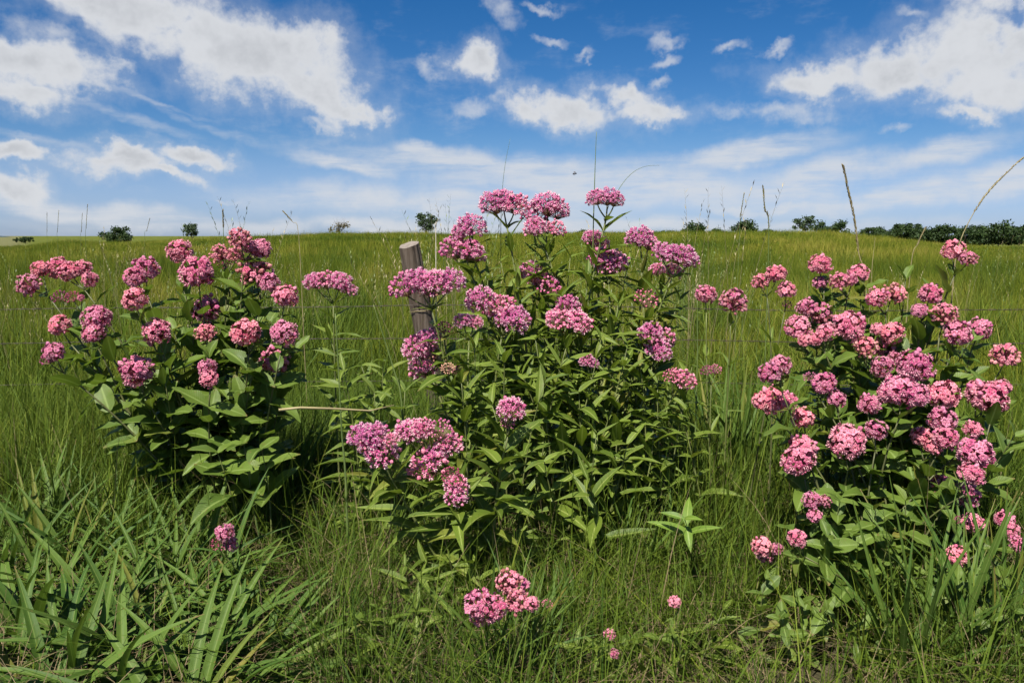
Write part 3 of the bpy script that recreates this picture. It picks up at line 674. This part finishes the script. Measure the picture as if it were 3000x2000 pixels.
# left plant: chunky round heads
def Lc(*q): return [[(c[0]*.4, 470.4+c[1]*.4, c[2]*.4) + tuple(c[3:]) for c in g] for g in q]
LP = Lc([(170,465,64),(235,370,50)], [(330,365,65),(400,385,58),(470,370,55),(520,430,45)], [(345,530,45,'maroon'),(415,535,42,'maroon'),(465,535,20)], [(345,695,65)], [(555,655,80),(540,735,66)],
        [(310,850,60),(280,890,48,'maroon')], [(840,370,72),(775,420,62)], [(770,545,70)], [(1030,270,75)], [(1135,395,96)], [(1265,285,62),(1350,290,50),(1290,340,40,'maroon')], [(1375,195,65),(1440,245,45)], [(1500,255,60)],
        [(1470,395,95),(1545,450,62)], [(1640,525,70)], [(1190,605,86)], [(905,730,80)], [(1180,735,60)], [(1410,735,82),(1465,770,30,'maroon')], [(1630,740,80)], [(1575,895,86)], [(790,960,92)], [(1195,940,55),(1200,1000,52,'round')])
plant('milkweed_plant', 'broad-leaved milkweed on the left with many round pink heads on dark stems', 'milkweed', gp(500, 3.1), LP,
      lambda x, y: 3.2 - max(0, y-600)*.0012, 'ovate', (.10, .16), .07, .34, .1, 'round', m_stem_d, seed=41, r0=.0055, extra=45, elev=(5, 50), hs=.96)
# right plant
R4 = lambda *q: [[(1568+c[0]*.4, 470.4+c[1]*.4, c[2]*.4) + tuple(c[3:]) for c in g] for g in q]
R5 = lambda *q: [[(1568+c[0]*.35, 1019+c[1]*.35, c[2]*.35) + tuple(c[3:]) for c in g] for g in q]
RF = R4([(445,445,50),(535,400,58)], [(595,490,52),(597,575,28,'maroon')])
plant('milkweed_plant', 'thin upright milkweed stems with three round pink heads left of the right clump', 'milkweed', gp(1760, 3.0), RF,
      lambda x, y: 3.0, 'lance', (.06, .1), .18, .4, .08, 'round', m_stem_d, seed=51, r0=.0038)
RB = R4([(790,345,62)], [(785,450,38)], [(900,440,55),(965,430,38)], [(1010,395,55)], [(1115,535,58),(1215,510,62)], [(1420,515,65),(1360,610,45)], [(1500,630,70)], [(1575,735,76)], [(1700,715,62)],
        [(1555,265,60),(1640,310,50)], [(710,590,55),(790,630,70)], [(665,705,72),(700,780,35)], [(820,730,50),(760,770,42)], [(955,700,90)], [(1200,740,65),(1120,715,40)], [(1050,815,62)], [(1155,820,62),(1215,880,40)], [(1150,930,62)],
        [(1335,930,96)], [(1850,870,75)])
plant('milkweed_plant', 'tall back half of the right clump, round pink heads reaching toward the tree line', 'milkweed', gp(2060, 2.95), RB,
      lambda x, y: 2.95 - max(0, y-600)*.0009, 'ovate', (.09, .15), .075, .22, .16, 'round', m_stem_d, seed=52, r0=.005, extra=60, elev=(5, 50), hs=.99)
RM = R4([(1260,1070,105),(1180,1090,62),(1340,1095,70)], [(1500,1090,82)], [(1070,1150,58)], [(500,970,62),(560,920,58)], [(810,1030,64),(730,990,35,'bud')], [(520,1125,80),(600,1125,55),(450,1130,50)], [(885,1115,50)], [(690,1230,62)],
        [(665,1470,90),(690,1400,75)], [(945,1365,100)], [(1110,1290,62)], [(1750,1110,105),(1690,1060,55)], [(1830,1050,52)], [(1490,1235,72),(1510,1340,65)], [(1370,1330,60),(1440,1390,50)], [(1665,1290,50)], [(1680,1420,92)]) + \
     R5([(1690,290,92),(1860,340,80)], [(1895,200,80)], [(1900,520,66),(1815,500,30,'maroon')], [(2110,500,60),(2150,570,55)], [(2200,660,55)], [(1790,735,72)], [(850,370,60),(930,380,45),(865,470,48)], [(755,620,62)], [(525,670,66),(540,735,50),(620,690,40)])
plant('milkweed_plant', 'front half of the right clump, large pink heads hanging low over dark foliage', 'milkweed', gp(2060, 2.45), RM,
      lambda x, y: 2.6 - max(0, y-900)*.0008, 'ovate', (.08, .13), .075, .2, .18, 'round', m_stem_d, seed=53, r0=.0045, extra=60, elev=(0, 50), hs=1.02)
# small foreground flowers
plant('milkweed_plant', 'short pink flower heads at the bottom centre of the foreground grass', 'flower', gp(1190, 2.0),
      [[(1098,1385,34),(1130,1395,34),(1108,1412,28)], [(1168,1338,30),(1195,1350,26)], [(1190,1382,32),(1220,1386,18)], [(1257,1387,13,'bud')]], lambda x, y: 1.95, 'blade', (.18, .28), .05, .02, .03, 'round', seed=61, r0=.003, elev=(50, 75))
plant('milkweed_plant', 'small maroon-pink flower head rising from the strap leaves at left', 'flower', gp(520, 2.25),
      [[(518,1222,22),(502,1248,17,'maroon'),(530,1250,18)]], lambda x, y: 2.2, 'strap', (.15, .22), .08, .05, .02, 'round', seed=62, r0=.003, elev=(50, 75))
for (px, py, rp, lab) in ((1550, 1382, 15, 'tiny pink flower in the grass right of the bottom centre'), (1400, 1457, 14, 'small faded pink flower low in the grass, upper of a pair'), (1410, 1500, 12, 'small faded pink flower low in the grass, lower of a pair')):
    plant('small_flower', lab, 'flower', gp(px, 2.0), [[(px, py, rp, 'round')]], lambda x, y: 1.95, 'lance', (.03, .05), .08, .3, .01, 'round', seed=px, r0=.0018)

# ------------------------------------------------------------------ strap-leaved clump bottom left
def strap_clump(name, label, cat, centres, n, kind, L, seed, lean=(20, 75), toward=None, width=(.8, 1.3)):
    r = random.Random(seed); base = centres[0].copy(); root = empty(name, base); tag(root, label, cat); inv = Matrix.Translation(-base)
    for k in range(n):
        c = r.choice(centres); a = r.uniform(0, 6.283); e = R(90-r.uniform(*lean))
        p = c + Vector((math.cos(a)*.05*r.random(), math.sin(a)*.05*r.random(), 0)); p.z = gz_(p.x, p.y)-.015
        d = Vector((math.cos(a)*math.cos(e), math.sin(a)*math.cos(e), math.sin(e))); l = r.uniform(*L)
        obj('leaf', r.choice(LV[kind]), root, inv @ frame(p, d, Vector((0, 0, 1)) + Vector((r.gauss(0, .2), -.2, 0)), (l, l*r.uniform(*width), l)))
    return root
def G(px, py):      # ground point seen at a pixel
    v = pdir(px, py); t = CAMZ/-v.z; p = Vector((v.x*t, v.y*t, 0)); p.z = gz_(p.x, p.y); return p
strap_clump('strap_leaf_plant', 'big clump of arching strap-like green leaves at bottom left', 'plant', [G(330, 1560), G(180, 1600), G(470, 1560), G(80, 1500), G(400, 1450), G(560, 1520), G(250, 1460), G(20, 1600), G(300, 1640), G(500, 1640), G(120, 1660), G(420, 1700)], 290, 'strap', (.26, .46), 71, (12, 76), width=(.65, 1.2))
strap_clump('strap_leaf_plant', 'upright narrower strap leaves behind the big clump at left', 'plant', [G(200, 1330), G(330, 1320), G(80, 1310), G(440, 1340), G(20, 1380), G(270, 1280), G(130, 1280), G(380, 1400), G(150, 1400), G(500, 1380)], 240, 'strap', (.30, .48), 72, (3, 48), width=(.45, .85))
strap_clump('strap_leaf_plant', 'low front strap leaves spilling over the bottom left edge', 'plant', [G(60, 1620), G(200, 1560), G(330, 1600), G(450, 1600), G(560, 1580), G(270, 1500), G(130, 1540), G(600, 1500)], 200, 'strap', (.2, .36), 79, (25, 82), width=(1.0, 1.6))
strap_clump('strap_leaf_plant', 'few wide green blades fanning up right of the strap-leaf clump', 'plant', [G(590, 1560), G(620, 1540)], 14, 'strap', (.2, .32), 73, (25, 70), width=(1.1, 1.6))
strap_clump('grass_tuft', 'tuft of long upright grass blades between the centre and right plants', 'grass tuft', [G(1690, 1130), G(1730, 1120), G(1650, 1150), G(1780, 1110)], 90, 'blade', (.4, .7), 74, (2, 22))
strap_clump('grass_tuft', 'long green blades crossing in the bottom right corner', 'grass tuft', [G(2150, 1540), G(2230, 1550), G(2080, 1560), G(2300, 1500)], 70, 'blade', (.35, .6), 75, (2, 40))
strap_clump('grass_tuft', 'dark narrow blades at the right foot of the left milkweed', 'grass tuft', [G(630, 1180), G(660, 1160)], 26, 'blade', (.4, .62), 76, (5, 35))
strap_clump('grass_tuft', 'tuft of thin blades under the bottom centre flowers', 'grass tuft', [G(1180, 1550), G(1250, 1520), G(1320, 1440)], 46, 'blade', (.2, .36), 77, (5, 40))
strap_clump('grass_tuft', 'tuft of grass blades under the tall centre clump at right', 'grass tuft', [G(1480, 1330), G(1540, 1310), G(1420, 1350)], 60, 'blade', (.25, .45), 78, (5, 45))
# broad-leaved weeds
shoots('leafy_weed', 'broad-leaved green weed in the grass below the right clump', 'weed', G(1830, 1500), [at(1760, 1330, 2.15), at(1830, 1370, 2.1), at(1900, 1400, 2.05), at(1790, 1420, 2.05)], 'ovate', (.05, .08), .05, 81, r0=.0025)
shoots('leafy_weed', 'leafy weed under the low heads at the right edge', 'weed', G(2250, 1480), [at(2200, 1330, 2.1), at(2290, 1300, 2.1), at(2330, 1400, 2.0), at(2250, 1430, 2.0)], 'ovate', (.06, .09), .05, 82, r0=.0025)
shoots('leafy_weed', 'dark broad leaves filling the heart of the right clump', 'weed', gp(2000, 2.4), [at(1930, 1150, 2.35), at(2010, 1170, 2.3), at(2080, 1150, 2.35), at(1960, 1230, 2.25), at(2050, 1230, 2.25), at(1900, 1230, 2.25)], 'ovate', (.08, .12), .055, 83, r0=.003)
shoots('leafy_weed', 'small lance-leaved weed left of the bottom centre flowers', 'weed', G(930, 1500), [at(880, 1390, 2.1), at(960, 1400, 2.1), at(1000, 1330, 2.2), at(930, 1300, 2.25)], 'lance', (.08, .13), .06, 84, r0=.0025)
shoots('leafy_weed', 'small upright weed with oval leaves right of bottom centre flowers', 'weed', G(1320, 1560), [at(1305, 1480, 1.95), at(1370, 1480, 1.95)], 'lance', (.06, .09), .05, 85, r0=.0022)
for k, (px, py, tp, kd, lab) in enumerate(((850, 1530, ((820, 1420), (870, 1400), (900, 1450)), 'ovate', 'oval-leaved weed between the strap clump and the bottom centre flowers'), (1480, 1560, ((1450, 1470), (1500, 1480), (1540, 1440)), 'ovate', 'low oval-leaved weed below the small faded flowers'),
        (1640, 1520, ((1600, 1420), (1660, 1400), (1690, 1450)), 'lance', 'lance-leaved weed left of the weeds under the right clump'), (1000, 1430, ((980, 1290), (1040, 1300), (1060, 1260)), 'lance', 'lance-leaved shoots just above the bottom centre flowers'), (2000, 1560, ((1960, 1440), (2020, 1470), (1990, 1500)), 'ovate', 'low weed with oval leaves left of the corner blades'))):
    b0 = G(px, py); shoots('leafy_weed', lab, 'weed', b0, [at(x, y, b0.y) for (x, y) in tp], kd, (.05, .09) if kd == 'ovate' else (.08, .13), .05, 300+k, r0=.0024)
shoots('leafy_weed', 'bright lime green seedling in the grass right of the centre clump', 'weed', G(1590, 1300), [at(1572, 1190, 2.4)], 'lime', (.10, .15), .06, 86, t0=.75, r0=.003)
shoots('leafy_weed', 'few pale broad leaves at the foot of the left milkweed', 'weed', gp(545, 2.8), [at(500, 1040, 2.75), at(560, 1020, 2.8), at(600, 1030, 2.75)], 'ovate', (.14, .2), .09, 87, t0=.6, r0=.004)

# ------------------------------------------------------------------ single tall stalks
def stalk(label, px, d, mat, r=.0018, head=None, seed=0, name='grass_stalk'):
    pts = [at(x, y, d) for (x, y) in px]; last = pts[-1]; g = Vector((last.x + (last.x-pts[-2].x)*.6, d, gz_(last.x, d)-.02)); pts.append(last.lerp(g, .5)); pts.append(g)
    pts = pts[::-1]; fine = []
    for i in range(len(pts)-1):
        p0 = pts[max(i-1, 0)]; p1 = pts[i]; p2 = pts[i+1]; p3 = pts[min(i+2, len(pts)-1)]
        for k in range(4):
            t = k/4; fine.append(.5*((2*p1)+(p2-p0)*t+(2*p0-5*p1+4*p2-p3)*t*t+(3*p1-p0-3*p2+p3)*t**3))
    fine.append(pts[-1]); n = len(fine)
    base = fine[0].copy(); root = empty(name, base); tag(root, label, 'grass', 'tall grass stalks'); inv = Matrix.Translation(-base)
    b = MB(); b.tube(fine, [r*(1-.75*i/(n-1)) for i in range(n)], 5); obj('stalk', b.mesh('stalk', [mat]), root, inv)
    rr = random.Random(seed)
    if head:
        b = MB(); m = int((n-1)*(1-head))
        for i in range(m, n-1):
            for k in range(16):
                c = fine[i].lerp(fine[i+1], k/16); T = (fine[i+1]-fine[i]).normalized(); s = T.orthogonal(); s = Matrix.Rotation(rr.uniform(0, 6.28), 3, T) @ s
                e = c + s*r*1.25 + T*r*5; q = T.cross(s)*r*.6
                b.add([c, (c+e)/2+q, e, (c+e)/2-q], [(0, 1, 2, 3)], 0, rr.random())
        obj('seed_head', b.mesh('seed_head', [m_stalk]), root, inv)
    lv = rr.randint(1, 2)
    for k in range(lv):
        i = rr.randint(1, 5); a = rr.uniform(0, 6.28); l = rr.uniform(.15, .3)
        obj('leaf', rr.choice(LV['blade']), root, inv @ frame(fine[i], Vector((math.cos(a)*.6, math.sin(a)*.6, .8)), Vector((0, 0, 1)), (l, l*.8, l)))
stalk('thin straight stalk rising over the upper left centre flower head', [(1172,318),(1160,380),(1153,450),(1150,560)], 3.3, m_stalk_g, .0018)
stalk('straight green stalk rising beside the highest centre flower head', [(1370,303),(1367,380),(1365,450),(1362,560)], 3.2, m_stalk_g, .0035)
stalk('thin stalk arching to the right above the highest centre flower head', [(1515,380),(1480,383),(1447,402),(1416,445),(1390,520)], 3.2, m_stalk_g, .0018)
stalk('tan seed spike standing tall left of the right tree line', [(1937,383),(1949,440),(1962,500),(1972,580),(1985,660)], 3.0, m_stalk, .0032, .5, 3)
stalk('tan stalk bending out of the frame at the right edge', [(2370,345),(2300,408),(2248,470),(2205,555),(2190,640)], 3.0, m_stalk, .003, .35, 4)
stalk('yellow stalk leaning right below the right tree line', [(2125,525),(2108,560),(2092,612)], 3.6, m_stalk, .0028, .3, 5)
stalk('pale upright stalk left of the yellow leaning one at right', [(2010,545),(2006,585),(2002,630)], 3.6, m_stalk, .0022, None, 6)
stalk('dark seed stalk against low white clouds, taller of a pair at right centre', [(1753,430),(1757,480),(1766,525)], 4.6, m_stalk_g, .0035, .5, 7)
stalk('thin seed stalk left of the dark pair at right centre', [(1709,445),(1702,490),(1699,525)], 4.6, m_stalk_g, .0022, .4, 8)
stalk('tall thin stalk over the far left horizon, tallest there', [(201,470),(198,520),(197,560)], 4.8, m_stalk_g, .0016, .3, 9)
stalk('thin stalk just left of the tallest far left stalk', [(189,490),(187,530),(185,565)], 4.8, m_stalk_g, .0014, .3, 10)
stalk('thin stalk over the far left horizon, left of a pair', [(135,484),(132,530),(132,560)], 4.9, m_stalk_g, .0014, .3, 11)
stalk('leftmost faint stalk on the horizon', [(108,488),(108,530),(109,560)], 4.9, m_stalk_g, .0013, .3, 12)
stalk('thin stalk right of the round dark tree at left', [(344,502),(337,530),(332,556)], 4.8, m_stalk_g, .0014, .3, 13)
stalk('thin dark stalk just left of the top head of the left milkweed', [(512,485),(513,520),(514,560)], 4.6, m_stalk_g, .0032, .3, 14)
stalk('curved stalk leaning left between left milkweed and bare shrub', [(652,487),(672,510),(686,540)], 4.6, m_stalk, .0028, .2, 15)
stalk('thick green reed stem left of the post', [(770,720),(778,860),(785,990),(793,1080)], 2.75, m_stalk_g, .006, None, 16)
stalk('dark reed blade leaning beside the post wires', [(858,700),(880,770),(905,850),(922,920)], 2.9, m_stalk_g, .005, None, 17)
stalk('tall straight stalk on the right flank of the centre clump', [(1602,690),(1602,800),(1600,900)], 3.0, m_stalk_g, .004, None, 18)
# pale bent stalk lying across
b = MB(); pts = [at(640, 941, 2.5), at(690, 936, 2.52), at(760, 938, 2.55), at(850, 943, 2.6), at(905, 930, 2.62)]
b.tube(pts, [.0045, .0045, .004, .003, .0015], 6); o = obj('fallen_stalk', b.mesh('fallen_stalk', [m_stalk])); tag(o, 'pale dry stalk lying level across the grass left of the centre clump', 'stalk')

# ------------------------------------------------------------------ fence post, wires, stake
FD = 4.7
top = at(939, 562, FD); bot = at(1000, 890, FD)
bot = top + (bot-top)*((top.z+.1)/(top.z-bot.z))
post = empty('fence_post', Vector((bot.x, bot.y, gz_(bot.x, bot.y)))); tag(post, 'weathered grey wooden fence post leaning left behind the milkweed', 'fence post')
pinv = Matrix.Translation(-post.location)
axis = (top-bot).normalized(); u = Vector((1, 0, 0)); u = (u-axis*u.dot(axis)).normalized(); v = axis.cross(u)
NS, NR = 56, 26; vs = []; fs = []; pr = random.Random(5); cracks = [(pr.uniform(0, 6.28), pr.uniform(.03, .07), pr.uniform(.004, .012)) for i in range(13)]
for j in range(NR+1):
    t = j/NR; c = bot.lerp(top, t)
    for k in range(NS):
        a = 2*math.pi*k/NS; rad = .062*(1.05-.07*t) + .003*math.sin(3*a+1) + .002*math.sin(7*a+t*4)
        for (ca, cw, cd) in cracks:
            dd = abs((a-ca-.1*math.sin(t*5+ca)+math.pi) % (2*math.pi)-math.pi)
            if dd < cw: rad -= cd*(1-dd/cw)*(.35 if j == NR else 1)
        sl = (.016*math.sin(a)+.004*math.cos(a)) if j == NR else 0
        if j == NR: rad *= .97
        vs.append(c + (u*math.cos(a)+v*math.sin(a))*rad + axis*(sl + (.0012*math.sin(a*5+1) if j == NR else 0)))
fs = [(j*NS+k, j*NS+(k+1) % NS, (j+1)*NS+(k+1) % NS, (j+1)*NS+k) for j in range(NR) for k in range(NS)]
b = MB(); b.add(vs, fs, 0)
M = Mat('weathered_wood'); tc = M.n('ShaderNodeTexCoord').outputs['Object']
mp = M.n('ShaderNodeMapping'); M.l(tc, mp.inputs[0]); mp.inputs[3].default_value = (60, 60, 3.5); mp.inputs[2].default_value = (0, R(-7), 0)
g1 = M.noise(1.0, 8, mp.outputs[0], .65); g2 = M.noise(7, 4, tc)
c = M.ramp(g1, [(.30, (.02, .016, .013)), (.46, (.06, .047, .037)), (.62, (.115, .095, .078)), (.8, (.23, .20, .17))])
c = M.mix(M.math('MULTIPLY', g2, .5), c, (.11, .075, .05))
m_wood = M.finish(c, .85, .15, bump=g1, bstr=.8, bdist=.006)
obj('shaft', b.mesh('shaft', [m_wood]), post, pinv)
# cut top: rings
topring = vs[NR*NS:]; ctr = sum((Vector(q) for q in topring), Vector())/NS
b = MB(); V = []; Fc = []
for i, f in enumerate((1.0, .72, .45, .2)):
    for q in topring: V.append(ctr.lerp(Vector(q), f) - axis*(.004*(1-f)) + axis*.0005*math.sin(i*7+q[0]*300))
V.append(ctr - axis*.006)
for i in range(3):
    for k in range(NS): Fc.append((i*NS+k, i*NS+(k+1) % NS, (i+1)*NS+(k+1) % NS, (i+1)*NS+k))
for k in range(NS): Fc.append((3*NS+k, 3*NS+(k+1) % NS, 4*NS))
b.add(V, Fc, 0)
M = Mat('end_grain'); gpn = M.n('ShaderNodeTexCoord').outputs['Object']
wv = M.n('ShaderNodeTexWave', wave_type='RINGS', rings_direction='Z'); wv.inputs['Scale'].default_value = 30; wv.inputs['Distortion'].default_value = 3
sb = M.n('ShaderNodeVectorMath', operation='SUBTRACT'); M.l(gpn, sb.inputs[0]); sb.inputs[1].default_value = ctr-post.location; M.l(sb.outputs[0], wv.inputs['Vector'])
c = M.mix(wv.outputs['Fac'], (.17, .14, .115), (.36, .32, .28)); c = M.mix(M.math('MULTIPLY', M.noise(35, 4, gpn), .8), c, (.09, .07, .055))
obj('cut_top', b.mesh('cut_top', [M.finish(c, .9, .1)]), post, pinv)
M = Mat('rusty_wire'); c = M.ramp(M.noise(60, 4, M.n('ShaderNodeNewGeometry').outputs['Position']), [(.35, (.025, .016, .01)), (.65, (.08, .055, .04))]); m_wire = M.finish(c, .6, .5)
def on_post(z): return bot + axis*((z-bot.z)/axis.z)
b = MB(); bm_ = []
bz = MB(); s1 = MB()
for k, (da, db) in enumerate(((0, 0), (.002, .012), (-.002, .024), (.001, -.012))):
    bz.tube([Vector((math.cos(a)*.0022, math.sin(a)*.0022, 0)) + Vector((0, 0, .0012*k-.002)) for a in [i*1.05 for i in range(7)]], .0010, 4)
for sgn in (1, -1):
    bz.tube([Vector((0, 0, 0)), Vector((.004, .012*sgn, .009))], [.001, .0004], 4); bz.tube([Vector((.002, 0, 0)), Vector((.006, -.006*sgn, -.013*sgn))], [.001, .0004], 4)
barb = bz.mesh('barb', [m_wire])
for nm, py in (('topmost', 697), ('middle', 771), ('lowest', 866)):
    pz = at(960, py, FD).z; P0 = on_post(pz) + Vector((0, -.069, 0)); L_ = 7.0; n = 340; e = empty('barbed_wire', P0)
    tag(e, nm + ' of the three rusty barbed wires strung past the fence post', 'barbed wire', 'barbed wires on the post'); wi = Matrix.Translation(-P0)
    def wz(x): return P0.z - .035*math.sin(math.pi*abs(x)/L_) + .006*math.sin(x*2.3+py)
    for q in (0, math.pi):
        b = MB(); b.tube([Vector((P0.x+x, P0.y + .0014*math.cos(x*42+q), wz(x)+.0014*math.sin(x*42+q))) for x in np.linspace(-4.2, 4.2, n)], .0014, 4)
        obj('strand', b.mesh('strand', [m_wire]), e, wi)
    for k in range(-27, 28):
        x = k*.125+.05; obj('barb', barb, e, wi @ Matrix.Translation((P0.x+x, P0.y, wz(x))) @ Matrix.Rotation(math.pi/2, 4, 'Y') @ Matrix.Rotation(k*1.9, 4, 'Z'))
    b = MB(); b.tube([P0+Vector((0, .012, .016)), P0+Vector((0, -.006, .014)), P0+Vector((0, -.006, -.014)), P0+Vector((0, .012, -.016))], .0018, 5); obj('staple', b.mesh('staple', [m_wire]), post, pinv)
# twine tied round the post
tz = at(960, 712, FD).z; cpt = on_post(tz); b = MB()
b.tube([cpt + u*math.cos(a)*.069 + v*math.sin(a)*.069 + axis*.003*math.sin(a*2) for a in np.linspace(0, 6.283, 40)], .0022, 5)
obj('twine', b.mesh('twine', [m_stalk]), post, pinv)
b = MB(); p0 = at(1001, 517, 4.9); g = gp(998, 4.9); b.tube([g-Vector((0, 0, .02)), g.lerp(p0, .5), p0], [.0025, .0024, .0022], 6); b.tube([p0-Vector((0, 0, .01)), p0+Vector((.002, 0, .02))], [.004, .003], 6)
st_ = empty('stake', g); tag(st_, 'thin pale stake standing just right of the fence post', 'stake')
obj('rod', b.mesh('rod', [m_pale]), st_, Matrix.Translation(-g))

# ------------------------------------------------------------------ flying insect
ip = at(1320, 399, 2.6); ins = empty('flying_insect', ip); tag(ins, 'tiny dark insect flying in the sky above the centre clump', 'insect')
M = Mat('insect_black'); m_ins = M.finish((.012, .011, .012), .35, .5); M = Mat('insect_wing'); m_wing = M.finish((.25, .25, .26), .3, .5, .5)
b = MB(); b.tube([Vector((x*.001, 0, z*.001)) for x, z in ((-7, -1.5), (-5, -.7), (-3, 0), (-1, 0), (0, .3), (2, .8), (4, .6), (4.6, .6), (6.2, .4), (7, 0))], [.0004, .0016, .0022, .0016, .0011, .0022, .0018, .001, .0015, .0005], 8)
obj('body', b.mesh('body', [m_ins]), ins)
for s in (1, -1):
    b = MB(); b.add([(.0015, s*.001, .0025), (.003, s*.006, .005), (.0, s*.010, .006), (-.004, s*.009, .0055), (-.003, s*.004, .0035)], [(0, 1, 2, 3, 4)]); obj('wing', b.mesh('wing', [m_wing]), ins)
    for k in range(3):
        b = MB(); x0 = .003-k*.0022; b.tube([(x0, s*.001, -.001), (x0-.001, s*.0032, -.002), (x0-.003, s*.0036, -.005)], .0003, 4); obj('leg', b.mesh('leg', [m_ins]), ins)

# ------------------------------------------------------------------ trees on the skyline
def tree_leaf_mat(name, a, b_):
    M = Mat(name); t = M.n('ShaderNodeAttribute', attribute_name='tint').outputs['Fac']
    c = M.ramp(t, [(0, a), (1, b_)]); return M.finish(c, .6, .25, .2)
m_tl = tree_leaf_mat('tree_leaf', (.018, .038, .011), (.048, .08, .02)); m_tl2 = tree_leaf_mat('tree_leaf_blue', (.035, .06, .03), (.075, .11, .05)); m_tb = tree_leaf_mat('bare_shrub_leaf', (.14, .12, .075), (.22, .19, .11))
m_bark = stem_mat('tree_bark', (.05, .042, .032), (.10, .085, .065))
def tree(label, px, pt, pb, hw, d, kind, seed, name='tree'):
    r = random.Random(seed); nr = np.random.default_rng(seed)
    x = (px-CX)/F*d; gz = gz_(x, d); zt = at(px, pt, d).z; H = zt-gz; W = hw/F*d
    base = Vector((x, d, gz)); root = empty(name, base); tag(root, label, 'tree', 'trees along the horizon')
    b = MB(); cb = {'round': .08, 'airy': .38, 'bare': .1}[kind]
    tr = max(.05, H*.022); b.tube([(0, 0, -.2), (.02*H, 0, H*.3), (0, .01*H, H*.6), (0, 0, H*.85)], [tr*1.3, tr, tr*.7, tr*.2], 7)
    lobes = []; W *= 1.25
    nl = {'round': 30, 'airy': 20, 'bare': 14}[kind]
    for i in range(nl):
        a = i*2.4+r.uniform(0, .6); f = r.uniform(0, 1)**.6; zz = cb + (1-cb)*r.uniform(.12, .86)
        wm = math.sin(math.pi*min(1, max(0, (zz-cb)/(1-cb)*.78+.16)))**.7
        lp = Vector((math.cos(a)*W*f*wm*.78, math.sin(a)*W*f*wm*.6, H*zz)); lobes.append((lp, r.uniform(.16, .40)*min(W, H*.6)*(1 if kind == 'round' else .72)))
        s = Vector((0, 0, H*max(.1, zz-.28))); b.tube(bez(s, s.lerp(lp, .5)+Vector((0, 0, -.04*H)), lp, 4), [tr*.5, tr*.4, tr*.3, tr*.2, tr*.1], 5)
        if kind == 'bare':
            for q in range(14):
                e = lp + Vector((r.gauss(0, .2)*W, r.gauss(0, .2)*W, abs(r.gauss(.1, .12))*H)); b.tube([s.lerp(lp, r.uniform(.4, 1)), e], [tr*.14, tr*.05], 3)
    obj('trunk', b.mesh('trunk', [m_bark]), root)
    per = {'round': 130, 'airy': 80, 'bare': 40}[kind]; cs = []; qs = []
    for (lp, lr_) in lobes:
        dv = nr.normal(size=(per, 3)); dv /= np.linalg.norm(dv, axis=1)[:, None]; rad = lr_*np.abs(nr.normal(.75, .32, per))
        cs.append(np.array(lp)[None] + dv*rad[:, None]*np.array([1.15, 1.15, .85]))
    cs = np.concatenate(cs); n = len(cs); sz = (.045*H+.05)*nr.uniform(.6, 1.3, n)*(.75 if kind != 'round' else 1)
    e1 = nr.normal(size=(n, 3)); e1 /= np.linalg.norm(e1, axis=1)[:, None]; e2 = np.cross(e1, nr.normal(size=(n, 3))); e2 /= np.linalg.norm(e2, axis=1)[:, None]
    V = np.stack([cs-e1*sz[:, None], cs+e2*(sz*.5)[:, None], cs+e1*sz[:, None], cs-e2*(sz*.5)[:, None]], 1).reshape(-1, 3)
    me = bpy.data.meshes.new('crown'); me.from_pydata(V.tolist(), [], np.arange(4*n).reshape(-1, 4).tolist())
    a_ = me.attributes.new('tint', 'FLOAT', 'POINT'); a_.data.foreach_set('value', np.repeat(nr.uniform(0, 1, n), 4).astype(np.float32))
    me.materials.append({'round': m_tl, 'airy': m_tl2, 'bare': m_tb}[kind]); obj('crown', me, root)
TREES = [('wide dark rounded tree on the left horizon', 272, 520, 40, 180, 'round'), ('small slender tree left of the left milkweed top', 446, 512, 20, 190, 'airy'), ('pale brown nearly bare shrub on the rise left of the post', 783, 509, 28, 150, 'bare'),
  ('open-crowned tree with visible trunk above the fence post', 980, 487, 27, 260, 'airy'), ('low dark bush left of the dark seed stalks, right centre', 1588, 512, 30, 210, 'round'), ('dark rounded bush under the dark seed stalks', 1706, 508, 32, 210, 'round'),
  ('taller airy tree between two rounded bushes at right', 1842, 493, 26, 250, 'airy'), ('wide rounded bush just right of the taller airy tree', 1905, 506, 42, 230, 'round'), ('low bush left of the right tree line', 2000, 520, 32, 190, 'round'),
  ('leftmost big bush of the right tree line', 2078, 511, 48, 150, 'round'), ('second big bush of the right tree line', 2145, 517, 42, 152, 'round'), ('third big bush of the right tree line', 2208, 518, 42, 150, 'round'),
  ('tallest big bush of the right tree line', 2285, 506, 52, 150, 'round'), ('last bush of the right tree line, cut by the frame', 2350, 512, 46, 152, 'round'), ('low bush filling the gap left in the right tree line', 2112, 520, 34, 156, 'round'), ('low bush between third and tallest bush of the right tree line', 2245, 520, 34, 156, 'round'), ('low dark bush at the left end of the right tree line', 2040, 528, 28, 156, 'round'), ('tiny bush right of the far left hill', 66, 544, 24, 170, 'round'),
  ('tiny far bush between wide bush and low bush at right centre', 1640, 524, 22, 215, 'round'), ('far bush behind the right centre flowers, rightmost of a row', 1530, 528, 26, 300, 'round'), ('far bush behind the right centre flowers, middle of a row', 1455, 529, 26, 300, 'round'),
  ('far bush behind the highest centre stem', 1340, 528, 24, 300, 'round'), ('small bush between dark rounded bush and airy tree', 1765, 525, 22, 215, 'round')]
for i, (lab, px, pt, hw, d, kind) in enumerate(TREES): tree(lab, px, pt, 0, hw, d, kind, 200+i)
